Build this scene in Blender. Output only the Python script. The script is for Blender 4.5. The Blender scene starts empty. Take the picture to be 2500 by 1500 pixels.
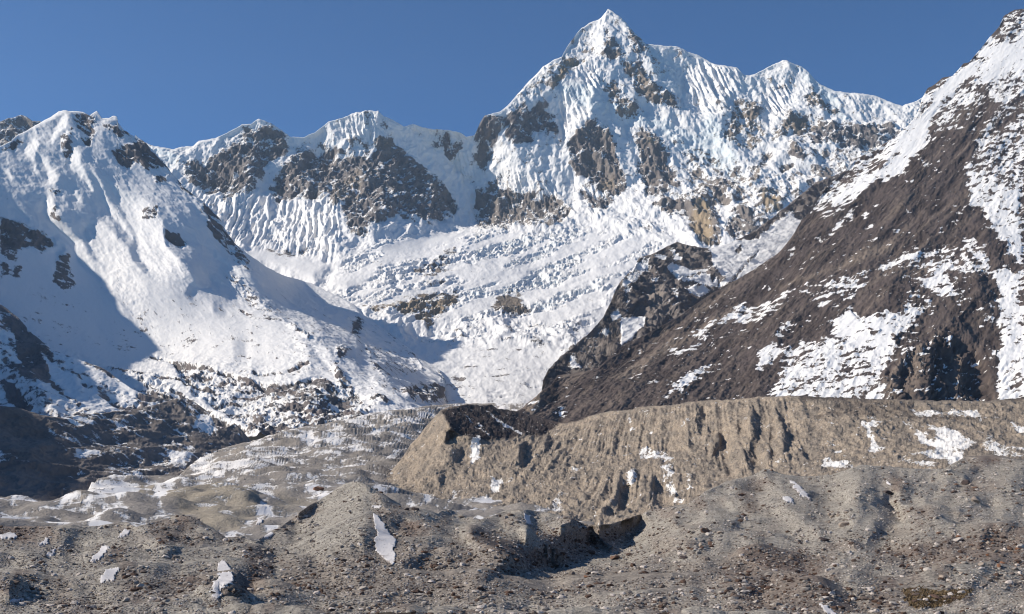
import bpy, math, random
import numpy as np
from mathutils import Vector

sc = bpy.context.scene
# ---------------------------------------------------------------- camera
W, H, F = 2500.0, 1500.0, 2807.0            # photograph size and focal length in its pixels
PITCH = math.atan(400.0 / F)
cam_d = bpy.data.cameras.new('camera')
cam = bpy.data.objects.new('camera', cam_d)
sc.collection.objects.link(cam)
cam_d.sensor_width = 36.0
cam_d.lens = 36.0 * F / W
cam_d.clip_start = 1.0
cam_d.clip_end = 60000.0
cam.location = (0, 0, 0)
cam.rotation_euler = (math.pi / 2 + PITCH, 0, 0)
sc.camera = cam
# ---------------------------------------------------------------- light
SUN_AZ, SUN_EL = math.radians(-90.0), math.radians(33.0)     # azimuth from +Y, negative = left
SUN = np.array([math.cos(SUN_EL) * math.sin(SUN_AZ), math.cos(SUN_EL) * math.cos(SUN_AZ), math.sin(SUN_EL)])
wd = bpy.data.worlds.new('World'); sc.world = wd; wd.use_nodes = True
nt = wd.node_tree
sky = nt.nodes.new('ShaderNodeTexSky'); sky.sky_type = 'NISHITA'; sky.sun_disc = False
sky.sun_elevation = SUN_EL; sky.sun_rotation = SUN_AZ
sky.altitude = 4500; sky.air_density = 1.0; sky.dust_density = 0.1; sky.ozone_density = 5.0
bg = nt.nodes['Background']; bg.inputs[1].default_value = 0.09
tint = nt.nodes.new('ShaderNodeMix'); tint.data_type = 'RGBA'; tint.blend_type = 'MULTIPLY'; tint.inputs[0].default_value = 1.0
tint.inputs[7].default_value = (0.54, 0.92, 1.12, 1)          # thin dry air of 4500 m: a deeper blue
nt.links.new(sky.outputs[0], tint.inputs[6]); nt.links.new(tint.outputs[2], bg.inputs[0])
sl = bpy.data.lights.new('sun', 'SUN'); sl.energy = 4.9; sl.angle = math.radians(0.5); sl.color = (1.0, 0.93, 0.83)
so = bpy.data.objects.new('sun', sl); sc.collection.objects.link(so)
so.rotation_euler = Vector(-SUN).to_track_quat('-Z', 'Y').to_euler()
sc.view_settings.view_transform = 'Standard'; sc.view_settings.look = 'None'
sc.view_settings.gamma = 1.0; sc.view_settings.exposure = 0.28
sc.cycles.max_bounces = 4; sc.cycles.diffuse_bounces = 2; sc.cycles.glossy_bounces = 1; sc.cycles.volume_bounces = 0
sc.cycles.volume_step_rate = 4.0; sc.cycles.filter_width = 1.1

# ---------------------------------------------------------------- helpers
cp, sp = math.cos(PITCH), math.sin(PITCH)
def ray(u, v):
    x = (u - W / 2) / F; t = (H / 2 - v) / F
    y = cp - sp * t; z = sp + cp * t
    return x / y, z / y
def pos(u, v, D):
    rx, rz = ray(u, v)
    return np.stack([rx * D, D + 0 * rx, rz * D], -1)
K = 2.9686                                   # scale of the crops the outlines were read from
CR = dict(A1=(0, 200), A2=(600, 200), A3=(1150, 0), A4=(1800, 0), B1=(0, 600), B2=(600, 500), B3=(1150, 450),
          B4=(1800, 450), C1=(0, 1000), C2=(600, 950), C3=(1150, 950), C4=(1800, 1000))
def P(crop, s):
    x0, y0 = CR[crop]
    a = [float(q) for q in s.replace(';', ' ').replace(',', ' ').split()]
    return [(x0 + a[i] / K, y0 + a[i + 1] / K) for i in range(0, len(a), 2)]
def N_(s):
    a = [float(q) for q in s.replace(';', ' ').replace(',', ' ').split()]
    return [(a[i], a[i + 1]) for i in range(0, len(a), 2)]
def N3(s):
    a = [float(q) for q in s.replace(';', ' ').replace(',', ' ').split()]
    return np.array(a).reshape(-1, 3)

rs = np.random.RandomState(7)
_perm = rs.permutation(4096).astype(np.int64)
_grad = rs.normal(size=(4096, 3)); _grad /= np.linalg.norm(_grad, axis=1, keepdims=True); _grad = _grad.astype(np.float32)
def noise3(x, y, z):
    xi, yi, zi = np.floor(x).astype(np.int64), np.floor(y).astype(np.int64), np.floor(z).astype(np.int64)
    xf, yf, zf = (x - xi).astype(np.float32), (y - yi).astype(np.float32), (z - zi).astype(np.float32)
    fx, fy, fz = [t * t * t * (t * (t * 6 - 15) + 10) for t in (xf, yf, zf)]
    out = 0
    for dz in (0, 1):
        hz = _perm[(zi + dz) & 4095]
        wz = fz if dz else 1 - fz
        for dy in (0, 1):
            hy = _perm[(hz + yi + dy) & 4095]
            wy = fy if dy else 1 - fy
            for dx in (0, 1):
                h = _perm[(hy + xi + dx) & 4095]
                g = _grad[h]
                wx = fx if dx else 1 - fx
                out = out + wx * wy * wz * (g[..., 0] * (xf - dx) + g[..., 1] * (yf - dy) + g[..., 2] * (zf - dz))
    return out * 1.6
def fbm(x, y, z, octv=5, gain=0.5, ridged=False, lac=2.03):
    a, s, n = 1.0, 0.0, 0.0
    for i in range(octv):
        v = noise3(x + 17.3 * i, y - 9.1 * i, z + 5.7 * i)
        if ridged: v = .65 - 2 * np.abs(v) * 1.4
        s = s + a * v; n += a; a *= gain
        x, y, z = x * lac, y * lac, z * lac
    return s / n
def smooth(a, b, x):
    t = np.clip((x - a) / (b - a), 0, 1); return t * t * (3 - 2 * t)

def poly_w(U, V, poly, soft):
    """weight 0..1 of lying inside a polygon, with an edge soft px wide"""
    w = np.zeros(U.shape, np.float32)
    p = np.array(poly, float)
    m = (U > p[:, 0].min() - soft) & (U < p[:, 0].max() + soft) & (V > p[:, 1].min() - soft) & (V < p[:, 1].max() + soft)
    if not m.any(): return w
    u, v = U[m], V[m]
    ins = np.zeros(u.shape, bool); d2 = np.full(u.shape, 1e12)
    for i in range(len(p)):
        x1, y1 = p[i]; x2, y2 = p[(i + 1) % len(p)]
        if y1 != y2:
            c = ((y1 > v) != (y2 > v)) & (u < (x2 - x1) * (v - y1) / (y2 - y1) + x1)
            ins ^= c
        L = (x2 - x1) ** 2 + (y2 - y1) ** 2 + 1e-9
        t = np.clip(((u - x1) * (x2 - x1) + (v - y1) * (y2 - y1)) / L, 0, 1)
        d2 = np.minimum(d2, (u - x1 - t * (x2 - x1)) ** 2 + (v - y1 - t * (y2 - y1)) ** 2)
    sd = np.sqrt(d2) * np.where(ins, 1, -1)
    w[m] = smooth(-soft, soft, sd)
    return w
def line_w(U, V, line, wid):
    p = np.array(line, float); w = np.zeros(U.shape, np.float32)
    m = (U > p[:, 0].min() - wid) & (U < p[:, 0].max() + wid) & (V > p[:, 1].min() - wid) & (V < p[:, 1].max() + wid)
    if not m.any(): return w
    u, v = U[m], V[m]; d2 = np.full(u.shape, 1e12)
    for i in range(len(p) - 1):
        x1, y1 = p[i]; x2, y2 = p[i + 1]
        L = (x2 - x1) ** 2 + (y2 - y1) ** 2 + 1e-9
        t = np.clip(((u - x1) * (x2 - x1) + (v - y1) * (y2 - y1)) / L, 0, 1)
        d2 = np.minimum(d2, (u - x1 - t * (x2 - x1)) ** 2 + (v - y1 - t * (y2 - y1)) ** 2)
    w[m] = np.clip(1 - np.sqrt(d2) / wid, 0, 1)
    return w
def rbf(pts, U, V, c=40.0):
    """smooth depth through the control points (in log depth)"""
    x, y, d = pts[:, 0], pts[:, 1], np.log(pts[:, 2])
    n = len(x)
    ph = lambda r2: np.sqrt(r2 + c * c)
    A = np.zeros((n + 3, n + 3))
    A[:n, :n] = -ph((x[:, None] - x) ** 2 + (y[:, None] - y) ** 2)
    A[:n, :n] += 4.0 * np.eye(n) * -1e-3
    A[:n, n] = 1; A[:n, n + 1] = x / 1000; A[:n, n + 2] = y / 1000
    A[n:, :n] = A[:n, n:].T
    b = np.zeros(n + 3); b[:n] = d
    s = np.linalg.solve(A, b)
    out = s[n] + s[n + 1] * U / 1000 + s[n + 2] * V / 1000
    for i in range(n):
        out = out - s[i] * ph((U - x[i]) ** 2 + (V - y[i]) ** 2)
    return np.exp(out)
def integrate(gu, gv, step, Lc, wv=0.25):
    """height field whose slopes come closest to (gu, gv): screened Poisson, even extension"""
    h, w = gu.shape
    rhs = np.zeros((h, w))
    rhs[:, 1:] += (gu[:, 1:] + gu[:, :-1]) / 2; rhs[:, :-1] -= (gu[:, 1:] + gu[:, :-1]) / 2
    rhs[1:, :] += wv * (gv[1:, :] + gv[:-1, :]) / 2; rhs[:-1, :] -= wv * (gv[1:, :] + gv[:-1, :]) / 2
    rhs = -rhs / step
    e = np.concatenate([rhs, rhs[:, ::-1]], 1); e = np.concatenate([e, e[::-1]], 0)
    fy = np.fft.fftfreq(2 * h)[:, None]; fx = np.fft.rfftfreq(2 * w)[None]
    lam = (2 * np.cos(2 * np.pi * fx) - 2 + wv * (2 * np.cos(2 * np.pi * fy) - 2)) / step ** 2 - 1 / Lc ** 2
    return np.fft.irfft2(np.fft.rfft2(e) / lam, s=e.shape)[:h, :w]
def samp(G, fi, fj):
    i = np.clip(np.floor(fi).astype(int), 0, G.shape[0] - 2); j = np.clip(np.floor(fj).astype(int), 0, G.shape[1] - 2)
    a = np.clip(fi - i, 0, 1); b = np.clip(fj - j, 0, 1)
    return (G[i, j] * (1 - a) * (1 - b) + G[i + 1, j] * a * (1 - b) + G[i, j + 1] * (1 - a) * b + G[i + 1, j + 1] * a * b)

def link(name, verts, faces, mat, attrs=None, shade=True, kind=None, label=None, cat=None, group=None):
    me = bpy.data.meshes.new(name)
    verts = np.asarray(verts, np.float32); faces = np.asarray(faces, np.int32)
    n = faces.shape[1]
    me.vertices.add(len(verts)); me.vertices.foreach_set('co', verts.ravel())
    me.loops.add(faces.size); me.loops.foreach_set('vertex_index', faces.ravel())
    me.polygons.add(len(faces))
    me.polygons.foreach_set('loop_start', np.arange(0, faces.size, n, dtype=np.int32))
    me.polygons.foreach_set('loop_total', np.full(len(faces), n, np.int32))
    me.polygons.foreach_set('use_smooth', np.full(len(faces), shade, bool))
    me.update(calc_edges=True)
    for k, a in (attrs or {}).items():
        at = me.attributes.new(k, 'FLOAT', 'POINT'); at.data.foreach_set('value', np.asarray(a, np.float32).ravel())
    me.materials.append(mat)
    o = bpy.data.objects.new(name, me); sc.collection.objects.link(o)
    if kind: o['kind'] = kind
    if label: o['label'] = label
    if cat: o['category'] = cat
    if group: o['group'] = group
    return o

# ---------------------------------------------------------------- materials
def mk(name):
    m = bpy.data.materials.new(name); m.use_nodes = True
    t = m.node_tree; b = t.nodes['Principled BSDF']
    b.inputs['Roughness'].default_value = 0.85
    b.inputs['Specular IOR Level'].default_value = 0.2
    return m, t, b
def rgb(c): return (c[0], c[1], c[2], 1)
def nnoise(t, vec, scale, detail=4, rough=0.6):
    n = t.nodes.new('ShaderNodeTexNoise'); n.inputs['Scale'].default_value = scale
    n.inputs['Detail'].default_value = detail; n.inputs['Roughness'].default_value = rough
    t.links.new(vec, n.inputs['Vector']); return n.outputs['Fac']
def nmath(t, op, a, b=None, c=None):
    n = t.nodes.new('ShaderNodeMath'); n.operation = op
    for i, q in enumerate((a, b, c)):
        if q is None: continue
        if isinstance(q, (int, float)): n.inputs[i].default_value = q
        else: t.links.new(q, n.inputs[i])
    return n.outputs[0]
def nmix(t, f, a, b):
    n = t.nodes.new('ShaderNodeMix'); n.data_type = 'RGBA'
    if isinstance(f, (int, float)): n.inputs[0].default_value = f
    else: t.links.new(f, n.inputs[0])
    for i, q in ((6, a), (7, b)):
        if isinstance(q, tuple): n.inputs[i].default_value = rgb(q)
        else: t.links.new(q, n.inputs[i])
    return n.outputs[2]
def nramp(t, f, lo, hi):
    n = t.nodes.new('ShaderNodeMapRange'); n.interpolation_type = 'SMOOTHSTEP'
    t.links.new(f, n.inputs[0]); n.inputs[1].default_value = lo; n.inputs[2].default_value = hi
    return n.outputs[0]
def nattr(t, name):
    n = t.nodes.new('ShaderNodeAttribute'); n.attribute_name = name; return n.outputs['Fac']
def terrain_mat(name, rock_a, rock_b, tone_c, L, snow=(0.86, 0.835, 0.80), ice=(0.45, 0.66, 0.72), stretch=(1, 1, 1), rot=0.0,
                edge=0.12, bump=0.5, stones=None, grain=1.6, sc_=.5):
    """snow and bare ground; attributes rock, tone, ice steer where each lies, noise breaks their edges; L = size in m of the finest grain"""
    m, t, b = mk(name)
    tc = t.nodes.new('ShaderNodeTexCoord')
    sx_ = t.nodes.new('ShaderNodeSeparateXYZ'); cx_ = t.nodes.new('ShaderNodeCombineXYZ')
    t.links.new(tc.outputs['Object'], sx_.inputs[0])
    t.links.new(nmath(t, 'ADD', sx_.outputs[0], nmath(t, 'MULTIPLY', sx_.outputs[2], rot)), cx_.inputs[0])   # grain leaning down the slope
    t.links.new(nmath(t, 'MULTIPLY', sx_.outputs[1], stretch[1]), cx_.inputs[1])
    t.links.new(nmath(t, 'MULTIPLY', sx_.outputs[2], stretch[2]), cx_.inputs[2])
    v = cx_.outputs[0]
    n1 = nnoise(t, v, 1 / L, 5, 0.65); n2 = nnoise(t, v, 1 / (L * 6), 4, 0.6); n3 = nnoise(t, tc.outputs['Object'], 1 / (L * 30), 3)
    col = nmix(t, nramp(t, n2, 0.38, 0.62), rock_a, rock_b)
    col = nmix(t, nmath(t, 'MULTIPLY', nattr(t, 'tone'), nramp(t, n1, 0.1, 0.45)), col, tone_c)
    if stones:
        vo = t.nodes.new('ShaderNodeTexVoronoi'); vo.inputs['Scale'].default_value = 1 / stones
        t.links.new(tc.outputs['Object'], vo.inputs['Vector'])
        sx = t.nodes.new('ShaderNodeSeparateColor'); t.links.new(vo.outputs['Color'], sx.inputs[0])
        vv = nmath(t, 'ADD', nmath(t, 'MULTIPLY', sx.outputs[0], 1.1 * sc_), 1 - .55 * sc_)
        mm = t.nodes.new('ShaderNodeVectorMath'); mm.operation = 'SCALE'
        t.links.new(col, mm.inputs[0]); t.links.new(vv, mm.inputs['Scale']); col = mm.outputs[0]
    g = nmath(t, 'ADD', nmath(t, 'MULTIPLY', n1, 0.9), 0.55)      # fine grain of light and dark stone
    mm = t.nodes.new('ShaderNodeVectorMath'); mm.operation = 'SCALE'
    t.links.new(col, mm.inputs[0]); t.links.new(g, mm.inputs['Scale']); col = mm.outputs[0]
    sn = nmix(t, nattr(t, 'ice'), snow, ice)
    f = nmath(t, 'ADD', nattr(t, 'rock'), nmath(t, 'MULTIPLY', nmath(t, 'SUBTRACT', n1, 0.5), grain))
    f = nmath(t, 'ADD', f, nmath(t, 'MULTIPLY', nmath(t, 'SUBTRACT', n2, 0.5), 1.0))
    f = nramp(t, f, 0.5 - edge, 0.5 + edge)
    t.links.new(nmix(t, f, sn, col), b.inputs['Base Color'])
    bp = t.nodes.new('ShaderNodeBump'); bp.inputs['Strength'].default_value = bump; bp.inputs['Distance'].default_value = L * 0.8
    hgt = nmath(t, 'MULTIPLY', nmath(t, 'ADD', n1, nmath(t, 'MULTIPLY', n2, 2.0)), nmath(t, 'ADD', nmath(t, 'MULTIPLY', f, 0.8), 0.2))
    t.links.new(hgt, bp.inputs['Height']); t.links.new(bp.outputs[0], b.inputs['Normal'])
    return m

# ---------------------------------------------------------------- terrain sheets
LAY = {}
class Sheet:
    """one mountain or ground sheet: a top edge, a lower edge and a depth field, all turned into real points in metres"""
    def __init__(s, name, T, B, depth, v0, v1, step=2.5, ustep=None, c=40.0):
        s.name = name; s.T = np.array(T, float); s.B = np.array(B, float); s.step = step; s.us = (ustep or step) * .84; s.vs = 2.1
        s.u0, s.u1 = s.T[0, 0], s.T[-1, 0]; s.v0, s.v1 = v0, v1
        u = np.arange(s.u0, s.u1 + step, step); v = np.arange(v0, v1 + step, step)
        s.U, s.V = np.meshgrid(u, v)
        s.D0 = rbf(depth, s.U, s.V, c)
        s.wu = s.U.copy(); s.wv = s.V.copy()
        s.f = {k: np.zeros(s.U.shape) for k in ('gu', 'gv', 'rock', 'tone', 'ice', 'flute', 'rough')}
        s.f['rough'] += 1.0
    def warp(s, amp, L, ang=0.0, st=1.0, seed=0):
        ca, sa = math.cos(ang), math.sin(ang)
        a = (s.U * ca + s.V * sa) / (L * st); b = (-s.U * sa + s.V * ca) / L
        du = fbm(a + seed, b, 0 * a + 3.3, 4, 0.6) * amp; dv = fbm(a, b + seed, 0 * a + 9.3, 4, 0.6) * amp
        s.wu = s.U + du; s.wv = s.V + dv
    def paint(s, key, poly, val, soft=8.0):
        w = poly_w(s.wu, s.wv, poly, soft); s.f[key] = s.f[key] * (1 - w) + val * w
    def lines(s, key, line, val, wid):
        s.f[key] = s.f[key] + val * line_w(s.wu, s.wv, line, wid)
    def build(s, mat, mono=False, hold=None, pin=None, lit=1.0, cap=9.0, relief=1.0, Lc=400.0, noise=(), jag=3.0, flute=None, slope_rock=0.0, back=1.0, rock_noise=None, kind='structure', ice_k=0.0, gmax=1.6, snowy=1.0):
        s.f['gu'] = np.clip(np.where(s.f['gu'] < 0, s.f['gu'] * lit, s.f['gu']), -3, cap)
        z0 = s.D0 * ray(s.U, s.V)[1]
        tb = np.clip(np.abs(np.gradient(z0, axis=0) / (np.gradient(s.D0, axis=0) + 1e-6)), .07, 2.5)
        k = np.clip(math.tan(SUN_EL) / tb, .3, gmax)          # sideways slope at which the sun just grazes the sheet
        bu = np.gradient(s.D0, axis=1) / s.step / (s.D0 / F)
        d = integrate((s.f['gu'] * k - bu) * relief, s.f['gv'] * k * relief, s.step, Lc)
        if pin: d = d - d[int((pin[1] - s.v0) / s.step), int((pin[0] - s.u0) / s.step)] - pin[2]
        print(s.name, 'k', round(float(np.median(k)), 2), 'relief px', round(float(d.std()), 1))
        s.tb = tb
        if hold is not None: d = d * (1 - hold)
        s.D = s.D0 * (1 + d / F)
        if mono:                                               # ground never folds back under itself
            kk = s.D0 / F * .25
            A = np.cumsum(kk[::-1] * s.step, axis=0)
            s.D = (np.maximum.accumulate(s.D[::-1] - A, axis=0) + A)[::-1]
        # mesh vertices
        uu = np.arange(s.u0, s.u1 + s.us, s.us); uu = uu[uu <= s.u1]
        top = np.interp(uu, s.T[:, 0], s.T[:, 1]); bot = np.interp(uu, s.B[:, 0], s.B[:, 1])
        top = top + jag * (fbm(uu / 22, uu * 0 + s.v0, uu * 0, 4, 0.65))
        n = int(np.ceil((bot - top).max() / s.vs)) + 1
        n = max(n, 8)
        tt = np.linspace(0, 1, n)[:, None]
        v = bot + (top - bot) * tt; u = np.broadcast_to(uu, v.shape)
        fi = (v - s.v0) / s.step; fj = (u - s.u0) / s.step
        D = samp(s.D, fi, fj); at = {k: samp(s.f[k], fi, fj) for k in ('rock', 'tone', 'ice', 'flute', 'rough')}; calm = 1 - .72 * samp(s.f['soft'], fi, fj) if 'soft' in s.f else 1.0
        p = pos(u, v, D); x, y, z = p[..., 0], p[..., 1], p[..., 2]
        disp = 0
        rk = smooth(.15, .45, at['rock'])
        for (L, amp, octv, rid, stx, sty, k, *sw) in noise:      # wavelength m, amplitude m, octaves, ridged, stretch along fall, shear
            disp = disp + amp * fbm((x + k * z) / L, y / (L * sty), z / (L * stx), octv, 0.6, rid) * at['rough'] * ((sw[0] if sw else snowy) * (1 - rk) + rk) * (smooth(1.05, 1.3, at['rough']) if len(sw) > 1 else calm)
        if flute is not None:
            L, amp, k, st = flute[:4]; ky = flute[4] if len(flute) > 4 else 0.0
            x = x + L * .6 * fbm(x / (L * 3), z / (L * 6), y / (L * 20), 2)
            disp = disp + amp * at['flute'] * fbm((x + k * z + ky * (y - 700)) / L, y / (L * 40), z / (L * st), 4, 0.5, True)
        a0 = np.gradient(p, axis=1); b0 = np.gradient(p, axis=0)
        nb0 = np.cross(a0, b0); nb0 /= (np.linalg.norm(nb0, axis=-1, keepdims=True) + 1e-9)
        nb0 *= np.sign((nb0 * -p).sum(-1, keepdims=True))        # the side that faces the valley
        edge = np.clip((v - v[-1:]) / 8, .15, 1)                  # crest lines keep their place
        p = p + nb0 * (disp * edge)[..., None]
        # normals for snow cover
        du = np.gradient(p, axis=1); dv = np.gradient(p, axis=0)
        nn = np.cross(du, dv); nn /= (np.linalg.norm(nn, axis=-1, keepdims=True) + 1e-9)
        nz = nn[..., 2]; s.nz = nz
        rock = at['rock']
        if slope_rock: rock = rock + slope_rock * smooth(0.02, 0.45, rock) * np.clip(np.median(nz) - nz, -.5, .5)
        if rock_noise:
            L, amp, stx, k = rock_noise
            rock = rock + amp * fbm((x + k * z) / L, y / L, z / (L * stx), 5, 0.6) * smooth(0.0, 0.35, rock) * smooth(1.25, 0.9, rock)
        ice = at['ice']
        if ice_k: ice = np.clip(ice * smooth(0.0, ice_k, np.median(nz) - nz + 0.1), 0, 1)
        s.u, s.v, s.p, s.rock = u, v, p, rock
        # far side of the crest, falling away behind it
        nb = 7
        c = p[-1]; Dc = c[:, 1]
        ext = []
        for i in range(1, nb + 1):
            q = c.copy(); dd = back * Dc * 0.012 * i ** 1.6
            rise = c[:, 2] / Dc
            q[:, 1] += dd; q[:, 0] += dd * c[:, 0] / Dc
            q[:, 2] += dd * np.minimum(rise, 0) - dd * 0.75
            ext.append(q)
        P_ = np.concatenate([p, np.stack(ext)], 0)
        cat = lambda a: np.concatenate([a, np.repeat(a[-1:], nb, 0)], 0)
        r, cN = P_.shape[:2]
        idx = np.arange(r * cN).reshape(r, cN)
        fc = np.stack([idx[:-1, :-1], idx[:-1, 1:], idx[1:, 1:], idx[1:, :-1]], -1).reshape(-1, 4)
        o = link(s.name, P_.reshape(-1, 3), fc, mat, {'rock': cat(rock), 'tone': cat(at['tone']), 'ice': cat(ice)}, kind=kind)
        LAY[s.name] = s; s.obj = o
        return o
    def at(s, u, v):
        """ground point (and index) of the built sheet seen at photo position (u, v)"""
        u = np.asarray(u, float); v = np.asarray(v, float); sh_ = u.shape; u = u.ravel(); v = v.ravel()
        if not hasattr(s, 'pu'):
            X, Y, Z = s.p[..., 0], s.p[..., 1], s.p[..., 2]
            fw = Y * cp + Z * sp
            s.pu = W / 2 + F * X / fw; s.pv = H / 2 - F * (-Y * sp + Z * cp) / fw
        nr, nc = s.u.shape
        cj = (u - s.u0) / s.us; ci = np.zeros(len(u))
        for _ in range(8):
            cj = np.clip(cj, 0, nc - 1.001); j = cj.astype(int)
            if _ == 0:
                vb, vt = s.v[0, j], s.v[-1, j]; ci = (v - vb) / (vt - vb) * (nr - 1)
            ci = np.clip(ci, 0, nr - 1.001)
            eu = u - samp(s.pu, ci, cj); ev = v - samp(s.pv, ci, cj)
            if _ < 7: cj = cj + .7 * eu / s.us; ci = ci - .7 * ev / s.vs
        ci = np.clip(ci, 0, nr - 1.001); cj = np.clip(cj, 0, nc - 1.001)
        return tuple(samp(s.p[..., k], ci, cj).reshape(sh_) for k in range(3))
def const(a, b, v): return [(a, v), (b, v)]

# ================================================================ the high peaks and the icefall
M_peak = terrain_mat('peak_rock_and_snow', (0.135, 0.12, 0.12), (0.21, 0.185, 0.17), (0.34, 0.26, 0.17), 12.0)
T = N_('''330 330 354 348 377 358 424 365 438 360 472 357 485 345 525 338 552 325 590 304 613 301 630 289 660 301 677 311 700 328 711 335
741 335 768 323 802 298 832 289 856 279 886 272 903 270 917 274 923 271 937 284 957 291 971 301 987 310 1009 303 1031 311 1061 316 1099 318
1125 325 1139 335 1159 330 1173 298 1183 283 1223 272 1240 257 1267 227 1295 196 1325 165 1349 148 1372 138 1386 111 1406 84 1419 69 1440 57
1467 44 1480 30 1484 22 1494 27 1517 44 1531 59 1542 74 1564 94 1578 108 1595 108 1622 113 1649 113 1669 120 1679 128 1702 133 1723 145
1743 157 1773 162 1800 165 1817 184 1830 185 1847 179 1874 165 1911 147 1931 153 1958 163 1982 185 2002 205 2036 221 2063 227 2103 229
2137 234 2171 248 2204 259 2231 249 2250 240 2300 235 2350 300''')
D = N3('''1200 985 3300 1250 900 3700 1200 820 4300 1150 785 4500 1150 570 6200 1500 545 6500 1700 530 6600 1484 22 8300 1420 400 7000
1160 560 6500 1183 283 7500 923 271 7200 860 600 6100 700 560 6250 630 289 7000 700 335 7200 440 360 7200 500 500 6500 600 600 5900
750 690 5200 870 740 4700 1009 303 7600 1139 335 7800 1100 540 6650 1911 147 8000 1817 184 8300 2103 229 8100 2210 259 8000 1800 450 7000
2000 400 7200 1750 580 6100 1900 600 6000 2050 500 6700 1450 700 5100 1450 800 4500 1000 700 5000 1000 600 5900 500 700 5600 400 600 6000
1000 820 4300 1000 950 3500 1500 1000 3500 1800 800 5000 2300 500 7000 2350 300 8000 1650 700 5300 1600 250 7700 1300 300 7500''')
c = Sheet('snow_peaks', T, const(330, 2350, 1010), D, 0, 1020, step=2.5, ustep=2.2)
c.warp(7, 40, seed=2)
c.f['gu'] += 0.12; c.f['rock'] += .12 * smooth(600, 520, c.V) + .1 * fbm(c.U / 50, c.V / 40, c.U * 0, 4)
c.f['gu'] += 0.55 * fbm(c.U / 70 + 0.2 * c.V / 70, c.V / 260, c.U * 0, 5, 0.6)     # spurs and gullies running down the faces
c.f['gv'] += 0.5 * fbm(c.U / 60, c.V / 80, c.U * 0 + 4, 5, 0.6)
SH, LT = 1.35, -0.75
for k, s, g in (
    ('A1', '1620 830 1640 740 1780 660 1900 560 2070 430 2110 600 1960 740 1900 790 1830 840', 1.1),
    ('A1', '1880 300 1960 300 2078 380 2110 560 1900 560 1840 460', .7), ('A1', '1290 500 1340 580 1330 600 1250 540', 1.2),
    ('A2', '1020 262 1150 330 1200 350 1300 440 1380 500 1460 570 1520 620 1620 740 1672 830 1662 990 1600 1060 1560 1073 1420 1110 1250 1180 1100 1190 1000 1190 930 1150 880 1060 960 980 900 800 880 600 940 480 1000 420 1040 350', 1.5),
    ('A2', '0 500 330 400 350 440 300 560 215 650 150 730 100 800 0 810', 1.1),
    ('A3', '200 890 300 960 350 1060 350 1180 450 1250 490 1270 560 1360 640 1400 700 1450 735 1484 745 1400 750 1250 700 1200 620 1160 560 1140 690 1060 620 980 650 900 640 760 500 750 420 800 300 850', 1.25),
    ('A3', '880 640 960 680 1040 870 1120 980 1180 1060 1220 1120 1228 1300 1130 1350 1080 1200 1050 1050 960 960 900 900 870 830', 1.35),
    ('A3', '1040 430 1130 560 1200 700 1300 830 1370 860 1260 830 1150 720 1080 580', 1.2),
    ('A3', '1000 110 1015 180 1100 290 1200 420 1300 560 1400 660 1540 780 1400 720 1250 560 1120 440 1000 330 1000 200', .95),
    ('A3', '1270 330 1400 460 1500 480 1540 600 1520 660 1400 570 1300 430', 1.3), ('A3', '1370 620 1500 700 1540 780 1450 720', 1.2),
    ('A3', '1300 880 1440 980 1480 1100 1540 1200 1600 1320 1500 1340 1420 1180 1320 1020', 1.1), ('A3', '1520 980 1600 980 1610 1060 1510 1090', 1.3),
    ('A3', '1810 1010 1820 870 1900 770 1940 850 1880 900', 1.2), ('A3', '700 630 790 700 760 740 700 720', 1.2),
    ('A4', '390 455 540 550 640 640 540 625 450 540', .8), ('A4', '240 600 300 860 210 800 200 720', .5), ('A4', '430 1005 560 1100 690 1290 680 1320 560 1180 450 1040', 1.4),
    ('B4', '430 60 400 180 300 160 330 40', 1.2), ('B4', '180 240 330 240 290 330 180 340', 1.2), ('A4', '450 1160 550 1160 540 1280 440 1260', 1.),
    ('A2', '1460 720 1520 800 1560 900 1480 980', .3),
    ('B2', '1030 470 1080 500 1100 570 1040 580', 1.2), ('B2', '740 560 840 560 790 660 740 640', 1.),
    ('B2', '1060 900 1160 905 1360 930 1330 975 1160 970', .5)):
    c.paint('gu', P(k, s), g * 1.3 if g > 0 else g, 6)
for k, s, g in (
    ('A3', '640 600 800 570 880 640 875 830 700 1040 640 980 690 850 640 700', -.8), ('A3', '660 410 860 170 980 95 1005 200 960 350 900 400 700 420', -.9),
    ('A3', '990 70 1150 220 1150 280 1060 200', -.7), ('A3', '720 520 830 400 900 400 940 580 860 560', -.7), ('A3', '1530 520 1700 440 1930 500 1900 620 1750 790 1530 660', -.6),
    ('A3', '260 800 560 460 660 420 620 560 560 680 400 720', -.8), ('A3', '0 1320 100 1060 220 900 300 1000 340 1180 330 1330 200 1360', -.8),
    ('A2', '330 560 500 380 700 270 960 210 1030 380 960 420 800 410 640 470 400 500', -.7), ('A2', '1190 340 1560 370 1500 560 1380 500 1300 440', -.5),
    ('A2', '1510 600 1620 430 1700 600 1680 780 1620 710', -.6), ('A2', '0 830 130 830 480 860 680 900 690 1000 620 1200 400 1200 130 1200 0 1000', -.35),
    ('A4', '200 500 330 440 520 560 540 640 330 900 230 980 200 700', -.5), ('A3', '1140 870 1220 820 1260 900 1190 960', -.6),
    ('A3', '750 1290 880 1340 900 1484 750 1484', -.6), ('A3', '1230 1310 1300 1484 1000 1484 1140 1350', -.5), ('B2', '560 1050 700 900 1484 900', -.3)):
    c.paint('gu', P(k, s), g * 1.3 if g > 0 else g, 6)
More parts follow.
